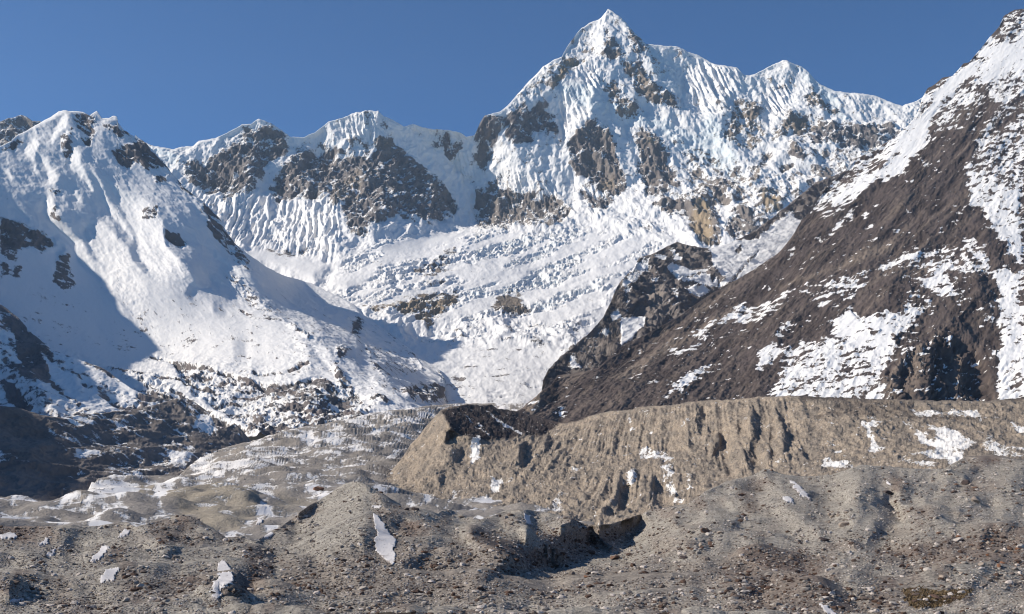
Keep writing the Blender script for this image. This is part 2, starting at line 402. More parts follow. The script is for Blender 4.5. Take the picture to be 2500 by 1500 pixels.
# bare rock on the walls: (crop, outline, how bare, warmth)
for k, s, g, tn in (
    ('A1', '1340 600 1500 560 1640 480 1800 370 1960 330 2040 420 2060 520 1900 560 1900 680 1800 790 1640 820 1600 740 1480 760 1350 690', .52, 0),
    ('A2', '0 330 200 330 300 470 280 520 130 620 0 640', .5, 0), ('A2', '280 620 380 520 560 440 640 460 660 560 620 700 600 800 540 850 480 850 200 830 180 760', .56, 0),
    ('A2', '640 600 760 480 900 520 980 420 1050 430 1200 540 1300 640 1400 720 1480 800 1540 880 1500 950 1300 1030 1200 1000 1100 960 980 1010 950 1040 880 1040 860 1110 780 1090 720 980 680 900 620 890 620 780', .72, 0),
    ('A2', '980 420 1050 430 1130 490 1060 480 990 470', .9, .5), ('A2', '660 700 830 620 830 860 640 880', .7, .35),
    ('A2', '1370 400 1530 390 1560 450 1560 540 1480 580 1430 510', .46, 0), ('A2', '1680 290 1730 250 1850 260 2078 300 2078 420 1950 450 1850 330 1780 480 1720 620 1670 540 1690 400', .53, 0),
    ('A2', '1690 800 1780 730 1880 800 2078 800 2078 960 1880 960 1970 1050 1870 1070 1720 1060 1670 980', .54, .1), ('A2', '130 1200 260 1210 450 1210 400 1280 330 1310 240 1290', .52, .2),
    ('A2', '740 215 960 210 920 260 760 260', .42, 0), ('A2', '660 470 760 420 960 430 960 480 820 520 680 560', .42, .1),
    ('B2', '830 710 900 720 1080 700 1300 640 1530 650 1530 720 1430 780 1330 850 1240 820 1050 770 860 760', .56, .7), ('B2', '1220 480 1350 420 1520 290 1520 340 1420 420 1490 460 1380 520 1260 490', .52, .2),
    ('B2', '1250 560 1300 515 1440 560 1300 590', .5, .5), ('B2', '940 420 1000 400 980 440', .5, .3),
    ('B2', '1820 680 1900 640 1960 650 2020 690 2030 750 1910 790 1830 770 1790 740', .95, .5),
    ('A3', '250 830 500 750 600 830 620 960 500 950 300 900', .53, 0), ('A3', '850 880 1000 950 1050 1060 1080 1200 1130 1340 1060 1400 900 1330 760 1240 720 1120 700 1050 760 960', .63, .1),
    ('A3', '930 1290 1020 1270 1040 1350 930 1340', .9, .6), ('A3', '1220 930 1320 980 1420 1100 1470 1230 1500 1350 1400 1400 1280 1390 1220 1260 1230 1120 1200 1030', .63, .1), ('A3', '1280 980 1330 1010 1320 1060 1280 1040', .9, 1),
    ('A3', '960 560 1060 560 1130 700 1210 800 1130 870 1040 840 1000 720', .48, .4), ('A3', '1100 430 1230 470 1330 620 1470 720 1480 780 1330 760 1230 680 1150 580', .5, .4),
    ('A3', '985 220 1040 300 1110 400 1040 410 970 400 960 350', .52, .3), ('A3', '1150 220 1190 250 1230 280 1280 370 1190 330', .62, .4), ('A3', '1100 330 1280 370 1400 540 1300 460', .45, .3),
    ('A3', '670 410 830 400 720 500 640 590 580 660 600 570 640 480', .52, 1), ('A3', '350 700 640 440 600 560 480 700 380 760', .4, .4), ('A3', '700 260 850 260 960 380 780 380', .34, .3),
    ('A3', '1930 760 2078 740 2078 1050 1900 1020 1820 990 1880 900', .5, .3), ('A3', '1520 1100 1700 1080 1900 1200 2078 1200 2078 1484 1300 1484 1500 1360 1600 1330 1520 1200', .44, .2),
    ('A4', '180 560 270 550 350 640 270 610', .46, .6), ('A4', '520 655 620 720 760 820 640 800 490 740', .55, .6), ('A4', '380 820 700 900 600 920 480 970 240 980 360 870', .55, .5),
    ('A4', '0 740 90 760 100 900 230 980 100 1060 0 1050', .47, .5), ('A4', '450 980 600 900 850 920 1080 880 1150 920 1250 1010 1100 1060 900 1080 700 1060 560 1050', .5, 0),
    ('A4', '400 1050 480 1100 470 1140 380 1120', .9, .3), ('A4', '200 1090 230 1100 180 1250 110 1400 0 1484 0 1400 140 1280', .56, .4), ('A4', '330 1180 400 1190 330 1240', .85, .4),
    ('A4', '400 1050 560 1060 850 1100 1000 1060 1200 1000 1050 1060 800 1250 640 1350 570 1484 0 1484 200 1300 560 1200', .42, .1), ('A4', '560 1230 690 1300 640 1350 560 1300', .55, .1),
    ('B4', '170 60 290 70 300 200 180 200', .6, .9), ('B4', '0 20 170 30 170 200 60 200', .48, .2), ('B4', '0 180 120 200 330 330 200 350 0 340', .5, 0),
    ('B3', '40 80 250 50 260 130 600 50 720 170 700 240 560 330 330 310 250 240 330 300 80 310 40 230', .55, .1), ('B3', '800 60 1020 60 980 160 860 150', .6, 0),
    ('B3', '1610 200 1650 130 1740 150 1760 300 1800 400 1720 425 1580 370', .9, 1), ('B3', '1740 150 1790 200 1800 400 1760 410 1750 250', .7, .1), ('B3', '1330 130 1500 90 1600 150 1610 210 1420 220', .64, .1), ('B3', '1830 330 1900 190 2000 200 2078 320 1900 390', .62, .1),
    ('B3', '1650 0 1900 0 1930 110 1740 150 1640 100', .5, .2), ('B3', '1040 290 1280 250 1460 310 1380 350 1080 350', .42, 0),
    ('B2', '1420 30 1450 20 1450 30', .5, 0), ('B2', '880 1390 1000 1400 1050 1450 900 1460', .5, 0)):
    c.paint('rock', P(k, s), .8 if g >= .8 else g - .16 if g < .5 else min(g, .62) - .03, 14); c.paint('tone', P(k, s), tn, 10)
c.f['rock'] += np.clip(.75 * fbm(c.U / 90, c.V / 6, c.U * 0 + 6, 4), 0, .4) * smooth(770, 820, c.V) + .12 * smooth(600, 640, c.V) * smooth(1000, 1100, c.U) * (c.U < 1500)
# icefall: broken ice with blue faces; wind-fluted snow
c.paint('rock', P('A3', '640 600 880 640 880 850 700 1040 640 980'), .05, 10); c.paint('rock', P('A2', '1020 262 1150 330 1460 570 1620 740 1650 900 1400 700 1100 480'), .02, 10); c.paint('rock', P('A2', '0 840 480 870 690 920 690 1150 400 1180 0 1100'), .05, 10)
c.paint('rough', P('B2', '780 300 1400 170 2078 190 2400 150 2980 230 3200 300 3000 560 2700 700 2580 950 2420 980 2060 830 1600 830 1200 850 800 770 560 580 700 420'), 1.22, 26)
ib = smooth(1.08, 1.2, c.f['rough'])                        # bands of broken ice between smoother snow
c.f['rough'] = c.f['rough'] + ib * np.clip(2.6 * fbm((c.U + .6 * c.V) / 120, (c.V + .25 * c.U) / 32, c.U * 0 + 21, 3, .5), -.35, 1.0)
c.f['soft'] = c.f['rough'] * 0
c.paint('soft', P('B2', '780 300 1400 170 2078 190 2400 150 2980 230 3200 300 3000 560 2600 700 2700 700 2580 950 2420 980 2060 830 1600 830 1200 850 800 770 560 580 700 420'), 1, 26)
c.paint('rough', P('B2', '1100 980 2300 1000 2300 1484 1300 1484'), .25, 20)
c.paint('rough', P('B2', '0 200 500 380 600 420 500 560 400 520 0 380'), .1, 20)
c.paint('rough', P('B2', '1000 300 1600 180 1500 260 1000 360'), .12, 12)
for s in ('A3 640 600 880 600 900 700 1400 880 1650 1000 1700 780 1900 980 1950 1300 1700 1150 1500 1080 1300 920 640 700', 'A4 450 500 640 640 720 700 800 900 620 740', 'A3 1280 330 1500 480 1540 700 1380 620 1290 440',
          'B3 230 490 480 450 470 500 230 550', 'B3 0 740 380 700 300 800 0 920', 'B3 560 420 860 340 800 400 560 450', 'B3 100 590 200 590 200 640 100 640', 'A2 640 1180 740 1200 800 1250 660 1220', 'B3 700 430 720 520 560 560',
          'A1 1050 440 1260 490 1300 600 1200 620', 'B3 0 380 900 340 1100 700 600 950 0 700'):
    k, s = s[:2], s[3:]
    c.paint('ice', P(k, s), .28 if s[:8] != '0 380 90' else .18, 14)
for k, s in (('A1', '1300 740 1600 820 2100 820 2100 1200 1700 1200'), ('A2', '0 830 480 860 680 900 690 1100 600 1300 300 1200 0 1150'), ('A2', '640 230 960 220 1040 360 960 430 740 420'),
             ('A2', '1190 340 1560 370 1560 480 1400 520'), ('A3', '720 520 900 400 960 600 860 640'), ('A3', '1530 520 1700 440 1940 500 1960 700 1750 860 1530 660'), ('A4', '200 600 400 560 330 940 200 760'),
             ('A3', '640 640 880 650 860 850 700 1040 640 960'), ('A2', '1500 560 1640 430 1700 760 1560 740'), ('A3', '60 1250 380 1250 400 1484 60 1484'), ('A3', '420 1250 620 1300 640 1484 430 1484'), ('B3', '780 0 1000 0 960 240 860 230')):
    c.paint('flute', P(k, s), 1.0, 12)
c.build(M_peak, relief=1.0, lit=1.7, cap=1.75, Lc=1000, jag=3.5, back=1.0,
        noise=[(420, 85, 7, True, 1.5, 3, .15, .55), (75, 15, 6, True, 3.5, 5, -.12, .38), (58, 12, 5, True, .6, 3, -1.0, 1, 1), (60, 16, 6, True, 1.0, 1, 0, .2)], flute=(38, 21, .22, 9), slope_rock=0.9, rock_noise=(60, 1.3, 1.2, -.3), ice_k=.35)

# ================================================================ far peak at the left edge
T = N_('-260 240 -120 285 0 298 13 291 20 288 50 281 64 283 77 293 98 294 140 330')
D = N3('-260 240 6200 0 298 6000 50 281 6100 100 294 6200 0 420 5500 100 420 5500 -200 420 5500')
b = Sheet('distant_peak', T, const(-260, 140, 470), D, 200, 480)
b.f['rock'] += .5; b.f['gu'] += .7 * fbm(b.U / 40, b.V / 60, b.U * 0, 4, .6) + .5
b.build(M_peak, noise=[(300, 60, 5, True, 1.2, 1, 0)], jag=3, slope_rock=.3, rock_noise=(130, .3, 1, 0))

# ================================================================ snowy mountain on the left
M_left = terrain_mat('left_rock_and_snow', (0.12, 0.115, 0.115), (0.20, 0.17, 0.16), (0.12, 0.10, 0.095), 9.0, stretch=(1, .3, .4), rot=.8)
T = N_('''-330 250 -200 300 -100 340 -20 362 0 358 27 345 40 331 67 318 91 304 111 293 128 283 145 272 155 270 175 272 189 272 205 274 219 283 229 276 237 271 249 289
266 289 276 284 286 284 288 299 303 318 323 330 350 345 371 365 387 382 404 402 418 422 438 443 451 459 478 480 505 500 522 517 539 537 556 571 573 594 606 621 640 645
674 665 700 676 735 684 762 693 800 712 850 736 870 749 883 766 903 780 937 803 971 830 997 850 1038 881 1072 903 1086 925 1090 948 1088 965 1096 990 1110 1008''')
D = N3('''155 270 3700 288 300 3850 350 345 3950 430 440 4000 540 540 4000 606 621 4200 735 682 4300 870 749 4400 1040 881 4050 1085 970 3500 0 358 3500
0 600 3050 100 600 3100 300 600 3350 450 600 3600 0 740 2700 200 800 2850 400 860 2800 600 800 3050 400 700 3150 700 850 3100 600 950 2350
800 950 2550 700 1010 2100 900 1000 2600 900 900 3200 300 930 2300 1000 980 2850 -300 300 3500 -300 800 2500 440 960 2050 600 1060 1800 900 1060 2250 1090 1060 2700 300 1060 1900 0 1000 2100 -300 1050 2000''')
CREST = [(735, 678), (762, 688), (800, 708), (850, 732), (883, 762), (937, 800), (971, 827), (1000, 850), (1038, 880), (1072, 903), (1088, 935), (1090, 965), (1096, 990)]
keep_ = [q for q in D if not (q[0] > 700 and q[1] < 1000 and q[0] + q[1] > 1650) and not (q[0], q[1]) in ((735, 682), (870, 749))]
D = np.array(keep_ + [(u_, v_ + 3, float(samp(c.D, (v_ - c.v0) / c.step, (u_ - c.u0) / c.step)) * .985) for u_, v_ in CREST])   # the spur's foot runs out into the glacier
l = Sheet('snowy_mountain', T, const(-330, 1110, 1070), D, 230, 1080, ustep=2.3)
l.warp(4.5, 30, seed=5)
l.f['gu'] += 1.0
l.paint('gu', N_('-330 230 -15 230 -15 1080 -330 1080'), 0, 10)
l.paint('gu', P('B1', '500 0 2078 0 2400 200 2700 500 2800 1484 600 1484 850 900 1160 760 830 490 640 280'), .15, 20)
l.f['gu'] += .5 * fbm((l.U - .6 * l.V) / 45, l.V / 240, l.U * 0, 5, .6)
for k, s, g in (
    ('A1', '80 430 270 300 460 207 480 225 300 310 200 360 110 410', -.7), ('A1', '470 230 505 250 480 330 430 370 390 450 365 430 390 340 430 290', -.8),
    ('A1', '450 400 490 330 500 400 470 440 450 540 490 610 460 590 435 500', -.7), ('A1', '510 480 590 500 580 590 640 680 690 800 660 800 600 710 500 620 500 540', -.9),
    ('A1', '650 515 710 560 700 600 650 560', -.7), ('A1', '640 580 700 680 740 740 800 880 870 960 970 1130 960 1150 850 1020 780 950 720 760 660 650', -.8),
    ('A1', '780 690 860 760 1000 830 1110 870 1140 940 1150 980 1180 1000 1190 1100 1200 1180 1330 1330 1450 1484 850 1484 900 1300 1010 1170 900 960 820 800', -.6),
    ('A1', '170 490 230 400 290 440 260 500 250 570 190 530', -.7), ('A1', '270 500 340 560 380 630 430 680 400 750 350 740 340 640 290 560', -.8), ('A1', '250 610 280 650 330 720 230 660', -.7),
    ('A1', '10 630 60 630 110 700 90 720 50 670', -.7), ('A1', '340 820 400 840 390 900 450 950 440 1000 520 1050 530 1080 600 1150 700 1290 800 1400 950 1484 750 1484 560 1300 530 1170 400 1050 300 950', -.8),
    ('A1', '520 780 560 800 620 880 560 880', -.6), ('A1', '635 1040 740 1010 830 1100 930 1200 940 1310 1060 1370 1060 1484 850 1484 720 1310 640 1180 600 1110', -.7),
    ('A1', '1190 870 1230 930 1330 1060 1210 930', -.8), ('A1', '1340 1090 1600 1280 1900 1450 1990 1500 1850 1480 1500 1240', -.4), ('A1', '110 900 160 930 240 1010 200 1030 130 950', -.6),
    ('A1', '240 1040 330 1110 300 1090', -.6), ('A1', '370 1120 410 1140 410 1170 360 1150', -.6), ('A1', '410 1230 460 1200 480 1220 430 1300 410 1300', -.9), ('A1', '1500 1400 1600 1370 1750 1400 1900 1484 1530 1484', -.3),
    ('A1', '680 225 740 270 850 250 780 310 740 300', -.6), ('A1', '1070 440 1150 500 1220 620', -.4),
    ('B1', '1370 290 1400 400 1420 420 1330 350', 1.2), ('B1', '1540 390 1640 470 1640 505 1600 500 1545 480', 1.4), ('B1', '1680 690 1750 680 1840 810 1700 830', 1.2), ('B1', '1960 780 2000 780 2000 850 1960 850', 1.2),
    ('B1', '930 0 1080 170 1060 200 960 100', 1.2), ('B1', '620 0 700 100 660 80', 1.2), ('B1', '1230 0 1500 0 1590 180 1480 210 1540 280 1640 340 1800 450 1600 380 1400 200', .9),
    ('B2', '0 370 250 520 450 560 700 700 760 745 620 750 480 730 300 650 100 560 0 470', 1.6), ('B2', '840 800 960 860 1100 980 980 960 900 970 770 900 820 830', 1.6),
    ('B2', '520 820 700 950 850 1080 910 1200 870 1310 700 1240 640 1150 560 980', 1.5), ('B2', '400 900 520 1080 640 1250 800 1484 620 1484 400 1300 480 1200', 1.0), ('B2', '0 950 100 1020 40 1100 0 1100', 1.2),
    ('B2', '0 790 250 830 430 950 450 1100 480 1130 300 1210 0 1180', -.1), ('B2', '250 1290 480 1240 700 1484 330 1484', .9), ('B2', '1120 1380 1440 1330 1430 1420 1260 1450', 1.3),
    ('B1', '1500 880 1800 970 2078 1060 2078 1240 1800 1120 1500 1030', .45), ('B1', '1300 960 1560 1030 2000 1380 1900 1420', .6)):
    l.paint('gu', P(k, s), g, 5)
for k, s, g in (
    ('A1', '530 230 690 240 700 350 660 400 540 330', .5), ('A1', '590 380 660 400 650 450 600 440', .75), ('A1', '740 310 860 300 960 390 1040 430 1000 450 850 400', .5),
    ('A1', '790 490 900 460 1050 430 1150 540 1210 600 1150 640 1040 640 1000 580 930 630 860 580', .6), ('A1', '1110 680 1230 680 1200 740 1130 740', .65), ('A1', '20 490 130 410 160 440 100 520', .5),
    ('A1', '0 990 80 1010 240 1060 380 1130 410 1180 300 1240 260 1190 160 1200 120 1300 0 1250', .62), ('A1', '0 1290 60 1290 80 1400 20 1430 0 1420', .9), ('A1', '90 1340 150 1350 140 1430 100 1430', .9),
    ('A1', '390 1370 420 1250 510 1250 500 1320 540 1420 540 1484 380 1484', .85), ('A1', '1010 940 1140 890 1130 980 1040 990', .48), ('A1', '350 780 450 790 400 830', .55), ('A1', '440 380 520 330 520 520 480 600', .46),
    ('A1', '1190 1070 1300 1100 1390 1180 1300 1200 1200 1130', .5), ('A1', '1200 600 1350 750 1550 930 1650 1090 1800 1240 1830 1390 1700 1300 1600 1180 1500 1050 1500 980 1300 760', .47), ('A1', '400 900 440 960 430 1000 360 960', .5),
    ('B1', '390 150 490 160 540 270 480 340 400 280', .85), ('B1', '1600 190 1750 230 1900 400 2078 540 1900 520 1700 320', .4), ('B1', '840 920 1150 940 1270 1000 1280 1100 1100 1100 950 1030', .42),
    ('B1', '1270 840 1500 880 1800 970 2078 1100 2200 1250 2200 1484 1900 1420 1800 1300 1400 1080 1300 960', .44), ('B1', '900 1060 1380 1100 1700 1280 1500 1484 900 1484', .55),
    ('B2', '0 1240 250 1300 450 1270 500 1300 620 1484 0 1484', .46), ('B2', '250 1295 480 1250 560 1250 800 1484 800 1700 330 1600 330 1484', .56), ('B2', '640 1020 770 1040 700 1130 660 1150', .55),
    ('B2', '770 850 820 820 850 850 840 930 780 920', .7), ('B2', '1120 1340 1250 1290 1400 1290 1450 1330 1430 1420 1260 1440 1150 1410', .55), ('B2', '1350 1180 1580 1240 1430 1300', .48),
    ('B2', '640 1150 720 1250 800 1350 900 1484 700 1450 640 1250', .5), ('B2', '880 1390 1000 1380 1050 1450 900 1460', .55), ('B2', '100 1700 0 1600 0 1500 300 1600 900 1500 900 1750', .5), ('B2', '850 1000 1200 1050 1300 1200 1000 1300 900 1150', .34)):
    l.paint('rock', P(k, s), min(g, .66), 9)
l.f['rock'] = np.where((l.f['rock'] > .3) & (l.f['rock'] < .5), l.f['rock'] - .09, l.f['rock'])
l.f['rock'] = np.maximum(l.f['rock'], .17 * smooth(620, 800, l.V))
for k, s, g, w in (('B1', '1100 800 1270 835 1500 875 1800 965 2000 1050 2078 1070', .6, 5), ('B1', '780 900 1150 935 1300 960 1560 1035', .5, 5), ('B1', '1270 840 1370 960', .5, 6), ('B2', '-30 770 80 830 250 840 450 960', .4, 5),
                   ('B2', '0 1270 250 1300 430 1280 480 1250', .4, 5), ('B2', '60 1215 270 1220 450 1140', .4, 5), ('B1', '1300 1080 1500 1220 1800 1350 2000 1400', .5, 9), ('B1', '150 1230 400 1100 700 1350', .0, 5), ('A1', '1140 870 1130 980 1040 990', .2, 6)):
    l.lines('rock', P(k, s), g, w)
l.paint('rough', P('B1', '0 0 540 60 1160 760 900 905 400 740 0 400'), .12, 20); l.paint('rough', P('B1', '1000 200 2078 500 2078 900 1160 760'), .3, 30)
l.f['tone'] += .3
tl = np.interp(l.U, l.T[:, 0], l.T[:, 1])
l.build(M_left, hold=smooth(560, 780, l.U) * (1 - smooth(25, 150, l.V - tl)), relief=1.0, lit=2.8, cap=1.45, Lc=1400, jag=3, noise=[(180, 30, 7, True, 3, 4, .8), (50, 9, 4, True, 1, 1, .3)], snowy=.28, flute=(30, 8, .7, 8), slope_rock=.9, rock_noise=(35, 1.2, 1.5, .8))

# lower ridge at the left edge, in shade
T = N_('-200 680 -100 710 0 741 44 775 74 809 128 856 168 869 202 881 253 900 286 923 320 947 357 964 387 971 438 981 480 1000')
D = N3('0 741 1950 128 856 1850 253 900 1800 438 981 1650 0 990 1350 150 1021 1350 300 1003 1500 -200 680 1900 -200 1000 1300 100 930 1600 480 1000 1600 480 1080 1400 0 1080 1150')
j = Sheet('snowy_ridge', T, const(-200, 480, 1080), D, 660, 1090)
j.warp(6, 30, seed=8)
j.f['gu'] += 1.1 + .5 * fbm((j.U - j.V) / 30, j.V / 200, j.U * 0, 4, .6)
j.paint('gu', P('B1', '0 840 60 900 200 1060 400 1210 640 1220 300 1240 100 1180 0 1160'), -.9, 6); j.paint('gu', P('B1', '30 890 200 960 300 1100 250 1160 100 1060'), -.6, 5)
j.f['rock'] += .3
for s, g in (('0 420 130 520 220 620 380 760 400 840 640 980 640 1050 860 1190 720 1110 500 970 330 830 200 700 0 500', .62), ('130 620 220 640 330 800 380 960 300 980 200 900 110 760', .9), ('0 960 100 1010 240 1180 200 1210 60 1110', .8),
             ('380 960 580 1150 560 1170 300 980', .7), ('250 1020 400 1180 340 1170 200 1020', .55), ('700 1000 900 1130 1100 1120 1000 1200 860 1190', .5), ('60 640 120 700 100 800 80 760', .6), ('0 740 200 900 300 1040 230 1000 0 800', .6)):
    j.paint('rock', P('B1', s), g, 5)
j.lines('rock', P('B1', '380 750 600 835 860 960 1060 1090 1300 1130'), .4, 8)
for s in ('300 780 860 1170 650 1210 380 960', '560 850 850 960 1000 1060 800 1000'): j.paint('rock', P('B1', s), .1, 8)
j.build(M_left, Lc=300, jag=2.5, noise=[(70, 12, 6, True, 3, 4, .8)], snowy=.4, slope_rock=.6, rock_noise=(40, .7, 2, .8))

# ================================================================ dark mountain on the right and the crag below it
M_right = terrain_mat('right_slope', (0.064, 0.049, 0.044), (0.10, 0.078, 0.070), (0.21, 0.165, 0.13), 7.0, stretch=(1, .3, .5), rot=-.9, edge=.06)
M_crag = terrain_mat('crag_rock', (0.125, 0.105, 0.095), (0.18, 0.155, 0.14), (0.25, 0.21, 0.18), 8.0, edge=.06)
T = N_('''1325 930 1339 903 1369 871 1399 847 1436 814 1473 775 1490 740 1507 699 1520 682 1544 659 1561 630 1588 622 1621 605 1652 591 1675 598 1733 607 1760 600 1790 590 1850 560 1900 520 1950 480 1992 446 2060 420 2100 400''')
D = N3('1369 871 2700 1652 591 3600 1544 659 3250 1490 740 2950 1733 607 3650 1992 446 4800 1600 850 2700 1450 900 2500 1900 600 3900 1325 930 2500 1800 700 3300 2100 400 5200 1900 800 3200 1600 960 2400')
o_ = Sheet('rocky_crag', T, const(1325, 2100, 980), D, 390, 990)
o_.warp(7, 30, seed=3)
o_.f['gu'] += .35 + .9 * fbm((o_.U + .3 * o_.V) / 40, o_.V / 130, o_.U * 0, 5, .6); o_.f['gv'] += .5 * fbm(o_.U / 50, o_.V / 40, o_.U * 0 + 2, 4, .6)
o_.f['rock'] += .8; o_.f['tone'] += .15
for s, g in (('1230 720 1320 740 1260 920 1180 970 1130 940 1200 860', 1.3), ('1440 700 1500 760 1480 860 1600 900 1500 940 1430 800', 1.0), ('1490 430 1600 540 1480 570 1400 540', .9), ('1650 470 1740 480 1720 510 1660 510', .9),
             ('1260 820 1400 680 1430 800 1440 960 1300 1080 1250 1020', -.1), ('950 1000 1090 980 1080 1160 1100 1230 900 1240 720 1240 900 1100', -.1)):
    o_.paint('gu', P('B3', s), g, 6)
for s, g in (('1400 610 1450 570 1700 620 1720 640 1500 650', .12), ('1500 690 1700 650 1750 690 1780 740 1530 700', .15), ('1530 740 1750 760 1650 830 1600 800', .2), ('1090 960 1180 970 1260 940 1250 1030 1160 1110 1090 1160 1080 1080', .02),
             ('1000 950 1050 910 1100 940 1060 980', .05), ('1700 400 1850 430 2078 380 2300 200 2500 300 2078 620 1850 725 1750 720 1780 640 1740 540', .1), ('1230 540 1300 560 1260 640 1200 720 1120 760 1080 740 1170 620', .3),
             ('1090 850 1160 850 1130 890', .05), ('880 1080 910 1060 890 1120', .1), ('700 1200 870 1170 780 1190', .2), ('720 1250 800 1280 820 1320 700 1300', .2), ('1330 520 1420 530 1400 560 1330 545', .1), ('950 1030 1000 1040 970 1070', .2),
             ('1460 480 1540 550 1470 550', .2), ('1300 700 1360 680 1340 730', .3), ('1100 780 1170 760 1120 830', .3), ('1440 760 1500 780 1500 840', .35)):
    o_.paint('rock', P('B3', s), g, 4)
for s in ('1760 620 1820 660 1830 700 1800 720 1780 680', '1870 700 2078 470 2078 500 1900 700', '1920 490 1950 440 1970 480 1930 500'): o_.paint('rock', P('B3', s), .6, 4)
for s in ('1280 830 1400 690 1440 840 1430 950 1280 1080 1260 940', '720 1230 950 970 1090 990 1090 1180 950 1250', '950 860 1020 850 960 960'): o_.paint('tone', P('B3', s), .75, 8)
o_.build(M_crag, Lc=250, jag=3.5, noise=[(120, 28, 7, True, .9, 1, -.3)], snowy=.3, slope_rock=.6, rock_noise=(60, .5, .8, 0))

T = N_('''1248 1012 1262 1005 1275 998 1298 978 1328 951 1345 940 1362 917 1400 912 1440 904 1460 898 1487 874 1517 844 1571 820 1655 773 1702 740 1739 716 1780 692 1800 682 1850 652 1896 622 1920 597 1940 568 1955 540 1975 521 1992 496
2016 458 2069 411 2090 387 2140 365 2160 350 2185 335 2214 310 2235 285 2246 262 2250 243 2265 216 2285 204 2302 190 2325 187 2352 155 2366 152 2393 121 2416 91 2440 64 2450 40 2477 24 2500 22 2540 30 2620 80 2760 160''')
D = N3('''1275 1000 1500 1360 918 1800 1517 844 2150 1702 740 2550 1850 652 2850 1992 490 3350 2160 350 3850 2248 243 4200 2366 152 4500 2477 24 4800 2760 160 4400 1400 1010 1300 1700 980 1200
2000 975 1150 2300 975 1100 2500 975 1050 2760 975 1000 2000 800 1800 2200 800 1700 2400 800 1650 2200 600 2500 2000 650 2400 2400 600 2400 2300 400 3300 2500 400 3300 2480 200 4100 1600 900 1650
1800 850 1800 2500 800 1600 2760 600 2300 1500 950 1450 1300 1060 1250 2000 1060 1000 2700 1060 900''')
D[:, 2] = 2500 + (D[:, 2] - 2500) * .6
r = Sheet('dark_mountain', T, const(1248, 2760, 1060), D, 0, 1070, ustep=2.3)
r.warp(15, 50, ang=-.75, st=2.5, seed=11)
r.f['gu'] += .05 + .7 * fbm((r.U + 1.1 * r.V) / 60, (r.U - r.V) / 300, r.U * 0, 5, .6); r.f['gv'] += .35 * fbm((r.U + 1.1 * r.V) / 60, (r.U - r.V) / 300, r.U * 0 + 5, 5, .6)
r.f['rock'] += .95
